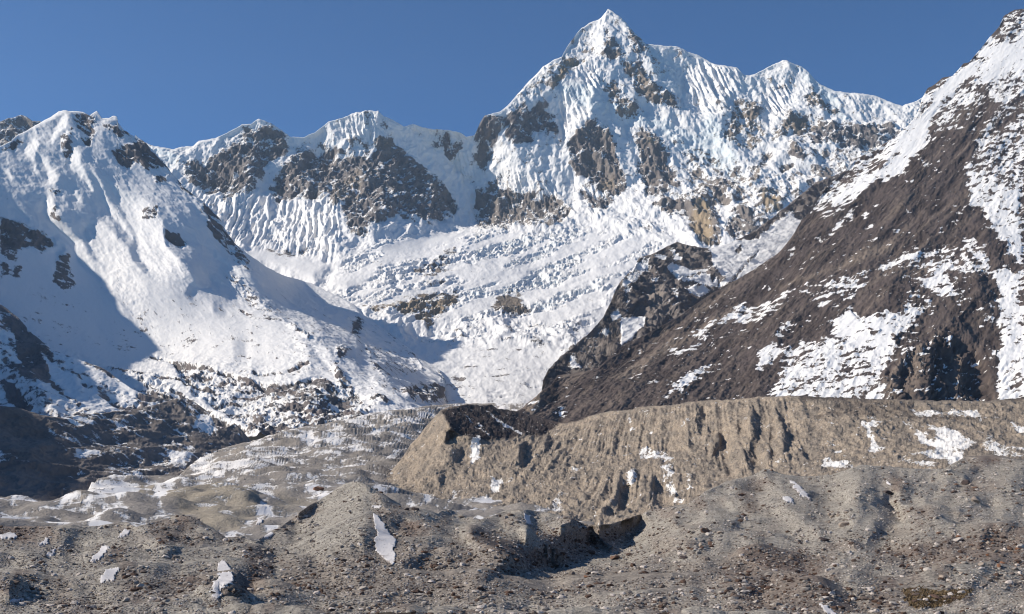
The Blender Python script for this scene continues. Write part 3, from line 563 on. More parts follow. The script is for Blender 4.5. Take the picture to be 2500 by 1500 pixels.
for k, s, g in (
    ('A4', '1330 620 1440 700 1420 880 1380 1000 1200 1250 1000 1310 760 1520 540 1520 640 1340 860 1120 1070 1020 1220 880', .4), ('A4', '1480 600 1700 440 1830 260 2300 180 2300 760 2078 720 1900 760 1750 640 1600 680', .36),
    ('A4', '1330 720 1500 600 1700 440 1830 270 2000 330 2078 230 2300 200 2300 520 2078 520 1980 510 1900 560 1800 620 1700 560 1600 650 1500 760 1400 880 1380 1000 1300 1100 1230 1170 1180 1260 1000 1310 920 1330 760 1484 690 1484 780 1380 920 1310 930 1180 1040 1060 1100 1000 1200 950 1330 820', .08),
    ('A4', '1930 130 2000 60 2300 60 2300 220 2078 220 1960 290 1800 330 1900 200', .47), ('A4', '1700 420 1830 430 1750 490', .6), ('A4', '1330 740 1420 740 1340 830', .6), ('A4', '860 1150 1070 1060 1100 1090 900 1240 800 1330 820 1220', .52),
    ('A4', '960 1180 1200 1090 1040 1240 940 1310', .6), ('A4', '1650 1190 1700 1100 1750 1000 1800 900 1900 760 2078 720 2300 700 2300 1484 1700 1484 1680 1350', .46), ('A4', '1600 640 1720 560 1700 640 1620 700', .7), ('A4', '1500 700 1950 560 1800 720 1700 960 1400 940', .46),
    ('A4', '1700 960 1800 830 1860 760 1800 720 1600 780 1560 900', .8), ('A4', '1880 900 2078 720 2078 800 1900 960', .75), ('A4', '1300 1145 1370 1150 1380 1190 1320 1180', .1), ('A4', '1660 1180 1700 1190 1800 1484 1700 1484', .15),
    ('B4', '1690 0 2060 0 2050 250 2078 450 2040 870 2300 900 2300 1600 1860 1600 1900 1300 1920 1150 1870 1000 1910 800 1840 650 2000 560 1950 450 1850 330 1790 180', .2), ('B4', '2060 0 2300 0 2300 880 2040 870 2050 600 2078 450', .6),
    ('B4', '1020 560 1200 490 1480 450 1560 460 1640 460 1650 390 1700 400 1700 470 1800 450 1800 560 1830 640 1700 640 1560 640 1580 800 1480 850 1380 770 1300 690 1400 620 1250 600 1050 590', .3), ('B4', '1180 590 1400 600 1400 540 1650 560 1600 480 1400 480', .5),
    ('B4', '1250 800 1350 780 1450 900 1390 910 1300 980 1180 1080 1130 1250 1180 1260 1080 1300 1030 1400 1100 1600 150 1600 280 1420 350 1280 200 1200 450 1150 650 1100 700 960 820 880 900 980 1100 920 1200 900', .36),
    ('B4', '820 890 900 1000 1100 960 1140 1060 1100 1200 1000 1150 900 1200 700 1100 720 980', .1), ('B4', '500 1300 700 1250 900 1300 1000 1400 1000 1600 400 1600', .28), ('B4', '0 870 200 840 430 750 450 790 300 900 150 960 0 960', .4),
    ('B4', '430 760 600 700 900 610 1050 590 900 720 700 870 600 880', .56), ('B4', '130 1200 330 1170 300 1240 150 1340', .15), ('B4', '400 1230 560 1190 560 1240 420 1260', .2), ('B4', '740 130 880 -60 1000 -60 990 0 850 110', .1), ('B4', '670 340 800 220 820 230 720 320', .05),
    ('B4', '940 170 1030 120 990 170', .1), ('B4', '920 320 970 280 960 310', .1), ('B4', '355 520 410 480 390 520', .05), ('B4', '420 640 560 500 500 590', .45), ('B4', '580 400 640 380 600 420', .1), ('B4', '1110 350 1180 290 1140 350', .2), ('B4', '1080 420 1110 400 1090 500', .2),
    ('B4', '620 0 700 0 760 40 660 120', .5), ('B4', '260 1120 420 970 400 1020 300 1130', .4), ('B4', '680 870 860 780 820 830', .35), ('B4', '600 230 660 190 760 200 640 260', .3), ('B4', '900 210 920 220 915 250', .1), ('B4', '1230 190 1260 200 1240 220', .1), ('B4', '1450 340 1480 320 1460 350', .1),
    ('B3', '1580 1060 1700 1020 1900 880 2078 840 2078 950 1800 1000 1650 1100', .42), ('B3', '1450 1190 1700 1080 1780 1090 1480 1220', .5), ('B3', '1480 1484 1560 1380 1750 1270 1720 1330 1600 1440 1500 1530', .2),
    ('C3', '1350 100 1480 0 1520 -10 1380 110', .1), ('C3', '700 110 790 120 740 140', .4), ('C3', '1790 70 1950 0 1960 20', .4), ('C3', '440 110 700 150 640 220 470 160', .5)):
    r.paint('rock', P(k, s), g * .8 + .1, 11)
for k, s in (('B4', '1170 1250 1180 1100 1330 970 1380 910 1450 910 1480 990 1350 1130 1250 1240'), ('B4', '1540 660 1620 640 1700 700 1700 780 1680 900 1600 870 1570 780'), ('B4', '1040 1400 1180 1260 1380 1130 1480 1080 1700 1130 1800 1260 1850 1600 1100 1600'),
             ('B4', '1780 740 1870 800 1900 950 1840 1000 1760 900'), ('B4', '1980 480 2040 560 2060 660 1990 650 1950 560'), ('B4', '1250 840 1330 800 1360 840 1270 890'), ('B4', '1640 480 1700 500 1780 600 1720 560'), ('B4', '950 1050 1030 1060 1000 1090 960 1090'), ('B4', '750 1300 850 1310 820 1380 760 1350')):
    r.paint('rock', P(k, s), .8, 5)
for k, s, g in (('B4', '300 750 720 600 1000 440 1120 400 1120 450 900 560 500 690 320 770', .85), ('B3', '1000 1400 1400 1130 1900 880 1950 890 1450 1180 1100 1430', .7), ('B4', '1000 620 1300 560 1450 560 1350 640 1000 700', .4), ('C3', '370 150 530 -10 540 30 450 185', 1.), ('B3', '640 1340 900 1300 800 1400 660 1484', .6),
                ('B3', '1500 960 2078 600 2078 640 1600 960 1200 1180', .4), ('B4', '1040 1400 1180 1270 1240 1250 1190 1500 1100 1600', .5), ('B4', '1270 1250 1350 1140 1340 1300 1290 1600 1240 1600', .55), ('B4', '1540 1200 1640 1140 1620 1400 1560 1500', .5)):
    r.paint('tone', P(k, s), g, 9)
for k, s, g in (('B4', '1200 1300 1280 1180 1210 1420 1190 1600 1160 1500', 1.6), ('B4', '1370 1150 1520 1170 1560 1400 1500 1600 1320 1600 1350 1300', 1.7), ('B4', '1640 1230 1780 1300 1800 1600 1600 1600', 1.6), ('B4', '1700 700 1800 700 1900 780 1870 950 1750 880 1690 900', 1.2), ('B4', '1500 860 1900 1180 1880 1190 1600 1040', 1.2), ('B4', '1480 1000 1800 1300 1900 1340 1750 1300 1500 1090', 1.2),
                ('B4', '1850 180 2000 420 2078 480 1960 400', .9), ('A4', '2000 560 2078 600 2300 700 2078 680', 1.2), ('A4', '1700 900 1740 880 1720 1000 1600 1080', 1.1), ('C3', '370 150 530 -10 520 60 450 185', -.7), ('C3', '530 0 700 100 640 230 450 185', .8),
                ('B4', '1180 590 1700 560 1560 640 1500 850 1300 690', -.2), ('B4', '700 960 1100 920 1130 1250 1000 1500 300 1500', -.1)):
    r.paint('gu', P(k, s), g, 6)
r.f['tone'] += np.clip(1.6 * fbm((r.U + 1.15 * r.V) / 16, (r.U - r.V) / 220, r.U * 0 + 3, 4, .6), 0, .5)
r.lines('rock', P('B4', '1440 830 1500 900 1640 1000 1800 1180'), .4, 6)
r.f['rock'] += .22 * fbm((r.U + 1.1 * r.V) / 12, (r.U - r.V) / 60, r.U * 0 + 11, 4, .6) * (r.f['rock'] < .75)
r.f['rough'] *= .9
r.paint('rough', P('B4', '1040 1400 1180 1260 1380 1130 1480 1080 1700 1130 1800 1260 1850 1600 1100 1600'), 2.5, 8)
r.build(M_right, Lc=300, jag=3, noise=[(140, 13, 7, True, 4, 6, -1.0), (20, 2.5, 4, True, 1, 1, -.5)], snowy=.3, slope_rock=.3, rock_noise=(20, 1.15, 1.5, -1.0), back=1)

# ================================================================ valley glacier covered in debris, left moraine
M_glac = terrain_mat('glacier_debris', (0.23, 0.205, 0.18), (0.30, 0.265, 0.23), (0.33, 0.28, 0.21), 2.2, snow=(.78, .75, .72), edge=.12, grain=.7)
T = N_('''-250 1215 0 1217 67 1219 111 1232 150 1236 195 1220 222 1190 240 1170 270 1166 303 1165 354 1161 438 1160 461 1140 500 1110 520 1100 560 1090 610 1078 650 1066 700 1050 780 1036 860 1020 910 1008 960 1002 1050 991 1120 985 1450 985''')
D = N3('''455 1135 1150 700 1050 1600 1060 990 2400 354 1162 880 300 1240 520 650 1200 680 900 1150 900 600 1100 1200 1000 1050 1600 215 1200 700 700 1260 480 0 1220 520 -250 1215 500
0 1300 340 300 1300 380 600 1330 340 900 1300 400 -250 1330 320 1100 1100 1500 1450 985 2600 1450 1200 900 1200 1330 400 450 1200 680 520 1150 900''')
g = Sheet('debris_glacier', T, const(-250, 1450, 1345), D, 975, 1350, ustep=2.2)
g.warp(8, 30, st=3, seed=4)
sc_ = lambda a: a
yy = (g.V - 960) / 60 + .5
g.f['gu'] += .2 + .7 * fbm(g.U / (34 * yy), g.V / (10 * yy), g.U * 0, 3, .5)
g.f['gv'] += 1.2 * fbm(g.U / (38 * yy), g.V / (7 * yy), g.U * 0 + 3, 5, .6)
g.f['rock'] += .64 + 1.0 * fbm(g.U / 60, g.V / 12, g.U * 0 + 7, 4, .6)
g.f['rock'] -= .12 * smooth(1110, 1000, g.V)
for k, s, q, tn in (('C1', '640 560 720 510 900 500 1000 510 1250 540 1230 620 1170 720 1000 700 880 660 720 740 620 640', .25, 0), ('C1', '1010 600 1030 520 1050 520 1030 680 990 680', .8, 1), ('C1', '1080 560 1110 520 1110 700 1080 720', .75, 1),
                    ('C1', '1230 570 1560 540 1830 640 1900 780 1700 850 1500 830 1270 740 1180 720', .85, .8), ('C1', '1840 560 1990 545 2020 610 1880 600', .2, 0), ('C1', '1450 490 1550 490 1540 530 1440 530', .3, 0),
                    ('C2', '400 340 470 310 530 350 520 390 450 390', .1, 0), ('C2', '540 370 570 330 650 370 780 380 800 410 600 420', .3, 0), ('C2', '770 320 870 300 1000 300 960 340 780 340', .35, 0), ('C2', '570 680 730 660 650 720 580 710', .15, 0),
                    ('C1', '1380 420 1450 370 1640 360 1950 430 1800 460 1500 470 1370 470', .3, 0), ('C2', '0 470 150 400 440 500 400 530 0 540', .45, 0), ('C2', '220 760 550 770 420 900 200 940', .85, .5), ('C2', '930 560 1060 590 940 700 800 680', .8, 0), ('C2', '430 730 640 740 560 780 420 760', .3, 0)):
    g.paint('rock', P(k, s), q * .75 + .12, 9); g.paint('tone', P(k, s), tn, 6)
for k, s, q in (('C1', '1800 640 1900 730 1910 780 1840 760', 1.6), ('C2', '0 800 70 820 140 890 100 920 0 880', 1.6), ('C1', '640 560 1200 540 1200 720 800 700', .3), ('C1', '1270 740 1400 570 1560 550 1830 640 1500 830', .1), ('C1', '330 740 400 750 520 830 460 840', 1.4),
                ('C1', '1830 560 1990 560 1990 600 1830 600', 1.2), ('C2', '550 350 570 330 580 400 540 400', 1.2), ('C2', '760 320 870 310 960 340 780 340', 1.2), ('C2', '1040 480 1130 500 1110 520', 1.2), ('C1', '250 690 350 730 330 780 200 800', -.5)):
    g.paint('gu', P(k, s), q, 4)
g.paint('gu', P('C1', '1870 780 1910 790 1900 840 1840 855'), 0, 10); g.paint('gv', P('C1', '1870 780 1910 790 1900 840 1840 855'), 0, 10)
g.build(M_glac, mono=True, Lc=60, relief=.8, gmax=6, jag=2.5, noise=[(60, 13, 3, False, 1, 1, 0)], back=1, slope_rock=.25, rock_noise=(16, .8, .5, 0))

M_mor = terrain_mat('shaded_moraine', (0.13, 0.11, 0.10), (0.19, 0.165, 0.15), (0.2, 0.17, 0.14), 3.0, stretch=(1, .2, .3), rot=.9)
T = N_('''-250 975 -100 985 0 991 34 994 101 1014 152 1021 189 1014 236 1009 290 1003 320 1001 371 991 438 971 455 972 480 985 500 1000 512 1010 525 1040 540 1050 573 1035 582 1042 600 1062 613 1078 625 1092''')
D = N3('0 991 900 0 1230 600 215 1200 770 150 1021 1060 300 1003 1320 440 971 1600 573 1035 1600 613 1078 1520 470 1110 1330 440 1150 1150 220 1170 850 -250 980 750 -250 1230 520 300 1150 950 100 1120 800 350 1080 1150 525 1045 1560 620 1120 1400 620 1200 1000 0 1270 540')
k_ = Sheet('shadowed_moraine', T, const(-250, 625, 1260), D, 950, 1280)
k_.warp(6, 20, seed=6)
k_.f['gu'] += 1.05 + .8 * fbm((k_.U - .9 * k_.V) / 14, k_.V / 120, k_.U * 0, 4, .6)
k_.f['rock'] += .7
for s, q in (('0 -40 140 0 500 340 640 560 600 700 0 660', .95), ('480 350 790 360 840 470 640 500', .85), ('1390 230 1700 90 1820 240 1660 280 1400 360', .85), ('1180 290 1330 320 1400 310 1330 470 1250 400', .3), ('540 280 680 290 760 350 560 340', .3), ('920 420 1040 390 1100 450 960 480', .4),
             ('960 120 1200 240 1260 460 800 460 760 300', .66), ('1440 20 1560 60 1660 90 1520 170 1400 120', .3), ('480 40 920 30 1000 90 560 120', .52), ('0 -40 280 30 450 350 400 600 100 500', 1.)):
    k_.paint('rock', P('C1', s), q, 6)
for s, q in (('1170 270 1400 310 1340 470 1200 400', .1), ('920 380 1130 350 1180 460 950 480', .1), ('600 270 760 350 700 350', .0), ('1500 160 1700 90 1640 120 1540 180', -.6), ('1440 30 1560 60 1500 90', -.3), ('1390 230 1700 110 1820 240 1400 360', 1.5)):
    k_.paint('gu', P('C1', s), q, 5)
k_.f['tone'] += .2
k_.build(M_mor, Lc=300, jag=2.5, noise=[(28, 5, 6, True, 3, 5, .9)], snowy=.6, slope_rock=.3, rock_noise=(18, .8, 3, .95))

# ================================================================ tan moraine wall with its pointed end
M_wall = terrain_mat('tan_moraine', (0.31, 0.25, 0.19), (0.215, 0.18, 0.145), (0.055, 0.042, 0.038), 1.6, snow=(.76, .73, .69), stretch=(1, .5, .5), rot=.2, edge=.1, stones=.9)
T = N_('''904 1196 913 1186 957 1149 981 1118 1004 1085 1035 1048 1061 1017 1075 1002 1099 993 1125 990 1139 987 1170 990 1200 989 1216 998 1247 1002 1275 1008 1300 1014 1330 1022 1366 1031 1406 1029 1443 1014 1487 1004 1534 1001 1571 992 1622 990 1655 987 1696 979
1739 977 1790 975 1850 969 1900 967 2000 969 2100 973 2200 975 2300 978 2400 979 2450 975 2500 971 2760 966''')
D = N3('''913 1186 900 1004 1085 985 1075 1004 1050 1200 989 1130 1300 1014 1130 1100 1060 960 1173 1080 950 1285 1066 930 1366 1033 950 1534 1001 900 1739 977 840 1900 967 800 2240 973 780 2500 972 760 2760 966 740
950 1200 850 1100 1240 720 1300 1280 600 1500 1290 560 1600 1200 680 1530 1125 770 1620 1130 745 1750 1150 690 1900 1140 680 2100 1130 650 2300 1100 640 2500 1100 620 2400 1030 710 2100 1030 720 1700 1250 570 2200 1200 480 2500 1200 450
1350 1200 720 1200 1180 790 1450 1150 770 1400 1100 830 2760 1100 600 2760 1250 430 1000 1300 560 1300 1330 500 1700 1330 500 2100 1330 400 1050 1120 900''')
m_ = Sheet('moraine_wall', T, const(904, 2760, 1340), D, 955, 1350, ustep=2.0)
m_.warp(5, 22, seed=9)
m_.f['gu'] += .25 * fbm(m_.U / 30, m_.V / 90, m_.U * 0, 4, .6); m_.f['rock'] += .93
m_.f['gu'] += .85 * poly_w(m_.wu, m_.wv, P('C3', '300 330 700 260 1500 110 2500 60 2500 470 1750 540 1680 400 1450 450 900 560 350 620'), 14) * fbm((m_.U + .25 * m_.V) / 11, m_.V / 120, m_.U * 0, 3, .6)
m_.f['gu'] += .8 * poly_w(m_.wu, m_.wv, P('C3', '780 640 1050 560 1600 600 1620 800 1400 860 1050 920 880 900'), 14) * fbm((m_.U + .1 * m_.V) / 13, m_.V / 90, m_.U * 0, 3, .6)
m_.paint('gu', P('C2', '930 700 1060 590 1130 500 1290 290 1410 160 1480 260 1500 310 1440 400 1430 560 1200 700 1060 800'), -.75, 10)
for k, s, q in (('C2', '1410 160 1600 110 1780 115 1920 155 2078 190 2300 240 2160 330 2000 340 1900 360 1700 370 1500 310 1470 250', 1.6), ('C2', '1440 300 1490 300 1500 350 1450 390', 1.5), ('C2', '1480 440 1560 440 1560 520 1500 520', .9), ('C2', '1400 640 1450 600 1440 690 1400 720', .9),
                ('C3', '350 400 400 390 390 540 350 530', 1.7), ('C3', '545 340 580 330 565 450 535 440', 1.6), ('C3', '680 450 730 450 700 560', 1.6), ('C3', '1620 120 1690 120 1700 260 1650 300', 1.5), ('C3', '1790 330 1830 350 1800 440 1740 520', 1.6),
                ('C3', '1920 230 1970 290 2000 500 1940 420', 1.6), ('C3', '2040 200 2090 200 2078 520 2030 420', 1.5), ('C3', '1700 250 1730 350 1700 450', 1.3),
                ('C4', '110 0 150 40 170 140 150 240 120 300 100 250 90 100', 1.7), ('C4', '290 0 330 100 380 200 385 270 330 320 320 180', 1.7), ('C4', '0 180 40 200 30 340 0 400', 1.6), ('C4', '220 110 250 180 250 350 230 230', 1.6), ('C4', '120 230 150 240 130 310 110 290', 1.5),
                ('C4', '0 250 10 180 100 0 110 0 60 250 30 480 -60 480', -.9), ('C4', '150 240 220 100 230 230 220 420 120 440', -1.), ('C4', '250 180 300 130 330 320 290 420 260 420', -.9), ('C3', '1820 520 1880 330 1920 260 1940 420 1990 540 1900 620', -.9),
                ('C3', '1080 680 1120 700 1110 850 1050 900 1090 780', 1.7), ('C3', '1290 660 1340 640 1310 800 1290 830', 1.6), ('C3', '980 830 1000 850 970 900', 1.5), ('C3', '1180 560 1220 580 1190 700 1150 680', 1.), ('C3', '820 600 870 580 840 620', 1.2),
                ('C3', '940 580 1020 565 1020 580 950 595', 1.2), ('C3', '720 920 780 940 860 1000 740 1000', 1.6)):
    m_.paint('gu', P(k, s), q * 1.5, 3.5)
for k, s, q in (('C3', '900 560 1100 400 1450 450 1700 480 1700 520 1350 560 1100 540 950 600', -1.2), ('C3', '780 620 1050 580 1600 600 1620 720 1300 800 900 800', .5)): m_.paint('gv', P(k, s), q, 12)
for k, s, q in (
    ('C4', '890 90 1050 90 960 150 1000 230 1090 280 960 300 960 200', .25), ('C4', '1270 150 1330 160 1420 220 1450 180 1380 110 1600 150 1640 210 1750 230 1640 300 1650 360 1540 420 1500 350 1220 320 1430 300 1440 260 1330 240', .12), ('C4', '600 410 640 350 760 380 860 400 820 430', .25),
    ('C4', '1760 230 1850 180 1900 260 2300 280 2300 330 1800 290', .35), ('C4', '1250 0 1740 0 1770 70 1500 40 1300 50', .3), ('C4', '1950 80 2078 120 2300 140 2040 170', .3), ('C4', '1180 330 1500 380 1400 420 1200 390', .5), ('C4', '1160 60 1260 110 1400 190 1250 140', .4), ('C4', '1800 290 2300 300 2300 360 1900 340', .5), ('C4', '660 300 740 290 740 305', .3), ('C4', '480 245 560 240 560 256', .4),
    ('C3', '1210 400 1300 440 1440 470 1510 530 1350 520 1220 490', .36), ('C3', '1370 560 1470 540 1470 650 1500 760 1560 820 1480 820 1400 700 1380 620', .42), ('C3', '1120 580 1200 560 1190 680 1150 720 1120 650', .36), ('C3', '1550 600 1600 600 1610 720 1570 740', .45),
    ('C3', '1620 530 1650 610 1630 570', .4), ('C3', '1130 170 1150 180 1170 340 1150 340', .3), ('C3', '560 860 600 800 640 760 670 880 620 900', .42), ('C3', '150 660 210 650 200 730 155 730', .2), ('C3', '0 770 80 790 130 800 100 820 0 820', .3), ('C3', '0 350 60 360 60 450 20 540 0 540', .15), ('C3', '1230 150 1290 150 1300 200 1250 200', .5),
    ('C2', '1340 890 1400 810 1500 800 1480 840 1400 880', .15), ('C2', '1490 320 1550 350 1500 370', .45), ('C2', '1520 440 1560 430 1550 470', .35), ('C2', '1500 740 1600 720 1500 790', .4), ('C2', '930 1120 1000 1130 960 1150', .5), ('C3', '890 880 910 880 900 950', .4), ('C3', '770 860 790 870 780 920', .4), ('C3', '1030 900 1080 900 1040 930', .4),
    ('C2', '1640 350 1700 350 1690 500 1640 545', .1), ('C2', '1780 640 1850 640 1840 740 1790 740', .2), ('C2', '1620 770 1750 780 1850 790 1720 830', .3)):
    m_.paint('rock', P(k, s), q * .8 + .12, 6)
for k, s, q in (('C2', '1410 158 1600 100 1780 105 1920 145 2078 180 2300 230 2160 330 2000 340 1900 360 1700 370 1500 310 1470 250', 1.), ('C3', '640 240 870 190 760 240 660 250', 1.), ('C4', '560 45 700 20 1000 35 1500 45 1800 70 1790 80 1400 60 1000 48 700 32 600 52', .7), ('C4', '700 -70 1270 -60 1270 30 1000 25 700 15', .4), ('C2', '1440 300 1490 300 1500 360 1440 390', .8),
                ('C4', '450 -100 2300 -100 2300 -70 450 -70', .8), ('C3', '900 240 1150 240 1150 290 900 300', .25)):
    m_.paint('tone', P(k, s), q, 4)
m_.paint('flute', P('C3', '300 330 700 260 1500 110 2300 60 2450 100 2450 520 1850 640 1700 450 1450 450 900 500 700 640 350 620'), 1., 14); m_.paint('flute', P('C3', '780 640 1050 600 1600 620 1620 800 1400 860 1050 920 880 900'), 1., 12)
for s in ('1560 170 1700 290 1780 340', '1740 150 1830 220 1990 330', '1800 210 2000 330', '1640 210 1720 280'): m_.lines('rock', P('C2', s), -.5, 4)
m_.f['gray'] = None; del m_.f['gray']
m_.build(M_wall, Lc=200, gmax=3.5, jag=5.0, noise=[(14, 2.0, 5, True, 2.5, 2, .15), (6, 1.0, 4, True, 1, 1, 0)], slope_rock=.1, rock_noise=(9, .8, 1.5, 0), flute=(12, 2.4, 0, 30, -.16))

SNOWT = [
    ('f', 'C1', '1600 1110 1640 1115 1680 1190 1690 1260 1640 1340 1580 1385 1530 1360 1550 1310 1540 1270 1590 1240 1570 1170', 'crescent of old snow on the rim of the dark hollow'),
    ('f', 'C1', '800 1130 850 1130 860 1160 820 1240 730 1260 740 1210', 'oval snow patch lying alone on the grey gravel slope'),
    ('f', 'C1', '740 1000 790 1000 770 1040 720 1090 660 1100 680 1060 710 1050', 'ragged slanting snow patch below the small dark hollow'),
    ('f', 'C1', '0 910 80 895 130 920 100 935 0 945', 'long flat snow patch on the mound at the left edge'),
    ('f', 'C1', '330 940 360 940 350 975 280 990', 'small snow patch in a notch with a dark shadow behind'),
    ('f', 'C1', '900 875 940 880 930 910 850 935', 'wedge of snow near the top of the left mound'),
    ('f', 'C1', '380 1020 410 1015 380 1060 330 1055', 'tiny slanting snow patch between two left mounds'),
    ('f', 'C1', '60 1385 170 1375 150 1395 70 1400', 'thin snow strip in the dark dip at the lower left'),
    ('g', 'C1', '1870 790 1900 800 1890 830 1850 845', 'small bright snow patch at the foot of the tan hillock'),
    ('f', 'C2', '920 900 970 930 1010 1000 1050 1070 1090 1100 1070 1170 1085 1210 1070 1280 960 1200 930 1100 960 1070 940 1000', 'long tapering snow strip down the side of the cone hill'),
    ('f', 'C2', '920 850 980 850 970 870 930 870', 'snow speck just above the long snow strip'),
    ('f', 'C4', '380 520 430 545 500 600 530 660 480 640 420 580', 'slanting snow blade below the crest of the right hummock'),
    ('f', 'C4', '330 640 380 630 410 680 350 675', 'short snow patch beside the slanting snow blade'),
    ('f', 'C4', '590 1400 650 1430 730 1500 650 1484', 'snow sliver in the brown gully at the bottom edge'),
    ('f', 'C3', '385 890 420 930 440 980 390 975', 'narrow snow wedge above the dark ice cliff'),
    ('f', 'C4', '1070 510 1120 550 1090 545', 'small snow patch in the dip between right hummocks'),
    ('f', 'C2', '100 1060 170 1040 210 1050 150 1085', 'faint snow patch in the hollow left of the cone hill')]

# ================================================================ foreground hummocks of rubble
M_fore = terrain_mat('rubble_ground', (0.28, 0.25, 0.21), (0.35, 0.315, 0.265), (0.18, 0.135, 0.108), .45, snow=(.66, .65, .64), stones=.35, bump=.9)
T = N_('''-250 1290 0 1288 60 1284 84 1286 168 1286 236 1285 293 1273 310 1276 333 1286 371 1276 431 1256 472 1261 485 1269 522 1293 552 1313 590 1310 623 1322 640 1314 684 1287 752 1236 802 1206 843 1182 869 1174 890 1179 913 1189 957 1219 987 1240 1021 1243 1055 1253
1099 1244 1139 1262 1173 1268 1200 1260 1234 1246 1264 1243 1301 1246 1386 1260 1436 1283 1500 1278 1561 1257 1588 1246 1638 1236 1679 1230 1723 1199 1773 1176 1807 1169 1840 1160 1867 1145 1884 1148 1911 1158 1968 1165 2030 1160 2103 1135 2137 1138 2238 1145 2305 1145 2356 1115 2423 1111 2500 1125 2760 1120''')
D = N3('''0 1290 230 -250 1290 220 431 1256 210 552 1313 165 623 1322 165 869 1174 215 1021 1243 215 1173 1268 260 1264 1243 330 1436 1283 300 1561 1257 300 1679 1230 310 1807 1169 340 1867 1145 340 1968 1165 340 2103 1135 370 2305 1145 350 2423 1111 360 2500 1125 340 2760 1120 330
0 1500 72 500 1500 72 1000 1500 74 1500 1500 75 2000 1500 76 2500 1500 75 2760 1500 75 -250 1500 72 300 1400 108 600 1400 105 900 1400 120 1250 1410 125 1325 1345 210 1320 1395 165 1600 1350 190 1600 1410 140 2000 1300 200 2000 1200 285 1880 1345 150 1950 1385 125 2050 1480 85 2300 1300 185
2300 1200 265 2400 1400 115 200 1340 150 750 1330 150 1100 1350 160 1000 1290 190 2600 1250 230 1150 1300 230 1460 1360 190''')
f = Sheet('rubble_ground', T, const(-250, 2760, 1530), D, 1100, 1535, ustep=2.0, c=25)
f.warp(5, 25, seed=12)
f.f['gu'] += .1 + 2.8 * fbm(f.U / 75, f.V / 45, f.U * 0, 5, .62); f.f['gv'] += 1.3 * fbm(f.U / 75, f.V / 45, f.U * 0 + 8, 5, .62)
f.f['gu'] += 1.3 * fbm(f.U / 260, f.V / 110, f.U * 0 + 2, 2, .5); f.f['rock'] += 1.0; f.f['tone'] += smooth(-.1, .5, fbm(f.U / 130, f.V / 70, f.U * 0 + 1, 4, .6))
for k, s, q, sf in (('C3', '0 1022 130 1050 250 1105 430 1165 520 1180 540 1220 620 1255 560 1300 500 1310 400 1290 200 1210 0 1080', 3.2, 3), ('C3', '395 975 440 990 560 1030 750 1045 820 1055 880 1110 1000 1170 900 1195 620 1260 520 1180 400 1100', 2.3, 3), ('C3', '700 980 740 1000 720 940 760 925 860 1000 730 1010', 2.2, 2),
                ('C3', '740 1040 1050 980 1220 905 1235 945 1140 1080 1100 1150 1000 1130 870 1080', 2.4, 3), ('C2', '860 680 930 710 1060 800 1150 860 1400 900 1600 970 1300 980 1050 900', 1.8, 5), ('C2', '760 700 860 680 920 900 1000 1250 900 1300', .35, 8), ('C2', '430 900 760 700 860 690 880 1000 600 1250 300 1200', -.9, 14),
                ('C1', '1690 1180 1760 1240 1850 1350 1780 1370 1660 1360 1690 1260', 2.4, 3), ('C1', '1480 1010 1700 1060 1900 1050 2000 1150 1980 1240 1880 1200 1750 1240 1690 1190 1600 1090', 1.3, 5), ('C1', '1400 790 1500 840 1650 920 1620 940 1500 890', 2., 3), ('C1', '770 960 1000 960 1050 1000 830 1040 780 1010', 1.5, 4), ('C1', '1180 1060 1270 1010 1480 1000 1440 1030 1290 1030', 1.2, 3),
                ('C1', '100 1200 300 1220 500 1290 470 1310 350 1290 170 1350 60 1340', 1.5, 5), ('C1', '500 880 600 910 540 930', 1.6, 3), ('C1', '340 960 380 970 340 990', 1.8, 2),
                ('C2', '0 1180 100 1160 200 1240 210 1350 150 1350 60 1260', 1.5, 5), ('C4', '50 1020 300 1010 450 1070 560 1200 560 1260 400 1200 200 1130 60 1100', 1.4, 5), ('C4', '540 1210 620 1270 800 1370 950 1470 980 1484 880 1484 700 1400 560 1260', 2.2, 4),
                ('C4', '250 440 400 490 600 520 560 640 450 590', .9, 5), ('C4', '960 570 1080 640 1200 860 1060 800 980 700', .9, 6), ('C4', '820 900 1180 1020 1000 1100 940 1060', 1.1, 5), ('C4', '1640 480 1700 520 1690 555 1640 530', 2.2, 2), ('C4', '0 780 60 790 20 860 -60 860', 1.5, 4),
                ('C3', '1480 950 1640 1010 1580 1030 1490 990', 1.4, 4), ('C3', '1550 1130 1700 1050 1760 1100 1720 1200 1620 1190', 1.3, 5), ('C3', '1000 1210 1080 1220 1060 1260 1010 1260', 1.6, 3), ('C3', '1500 1210 1580 1215 1540 1240', 1.5, 3), ('C3', '1250 1260 1400 1250 1450 1300 1330 1320', 1., 4), ('C3', '1980 1180 2078 1180 2078 1260 1990 1240', 1.3, 4),
                ('C4', '1050 590 1130 600 1120 630 1060 620', 1.5, 3), ('C4', '1280 500 1500 520 1450 600 1380 680 1300 560', .8, 5), ('C4', '1720 640 1860 700 1780 700', 1.2, 2), ('C3', '1140 1080 1450 1000 1560 1100 1450 1200 1160 1190', -.4, 8)):
    f.paint('gu', P(k, s), q, sf)
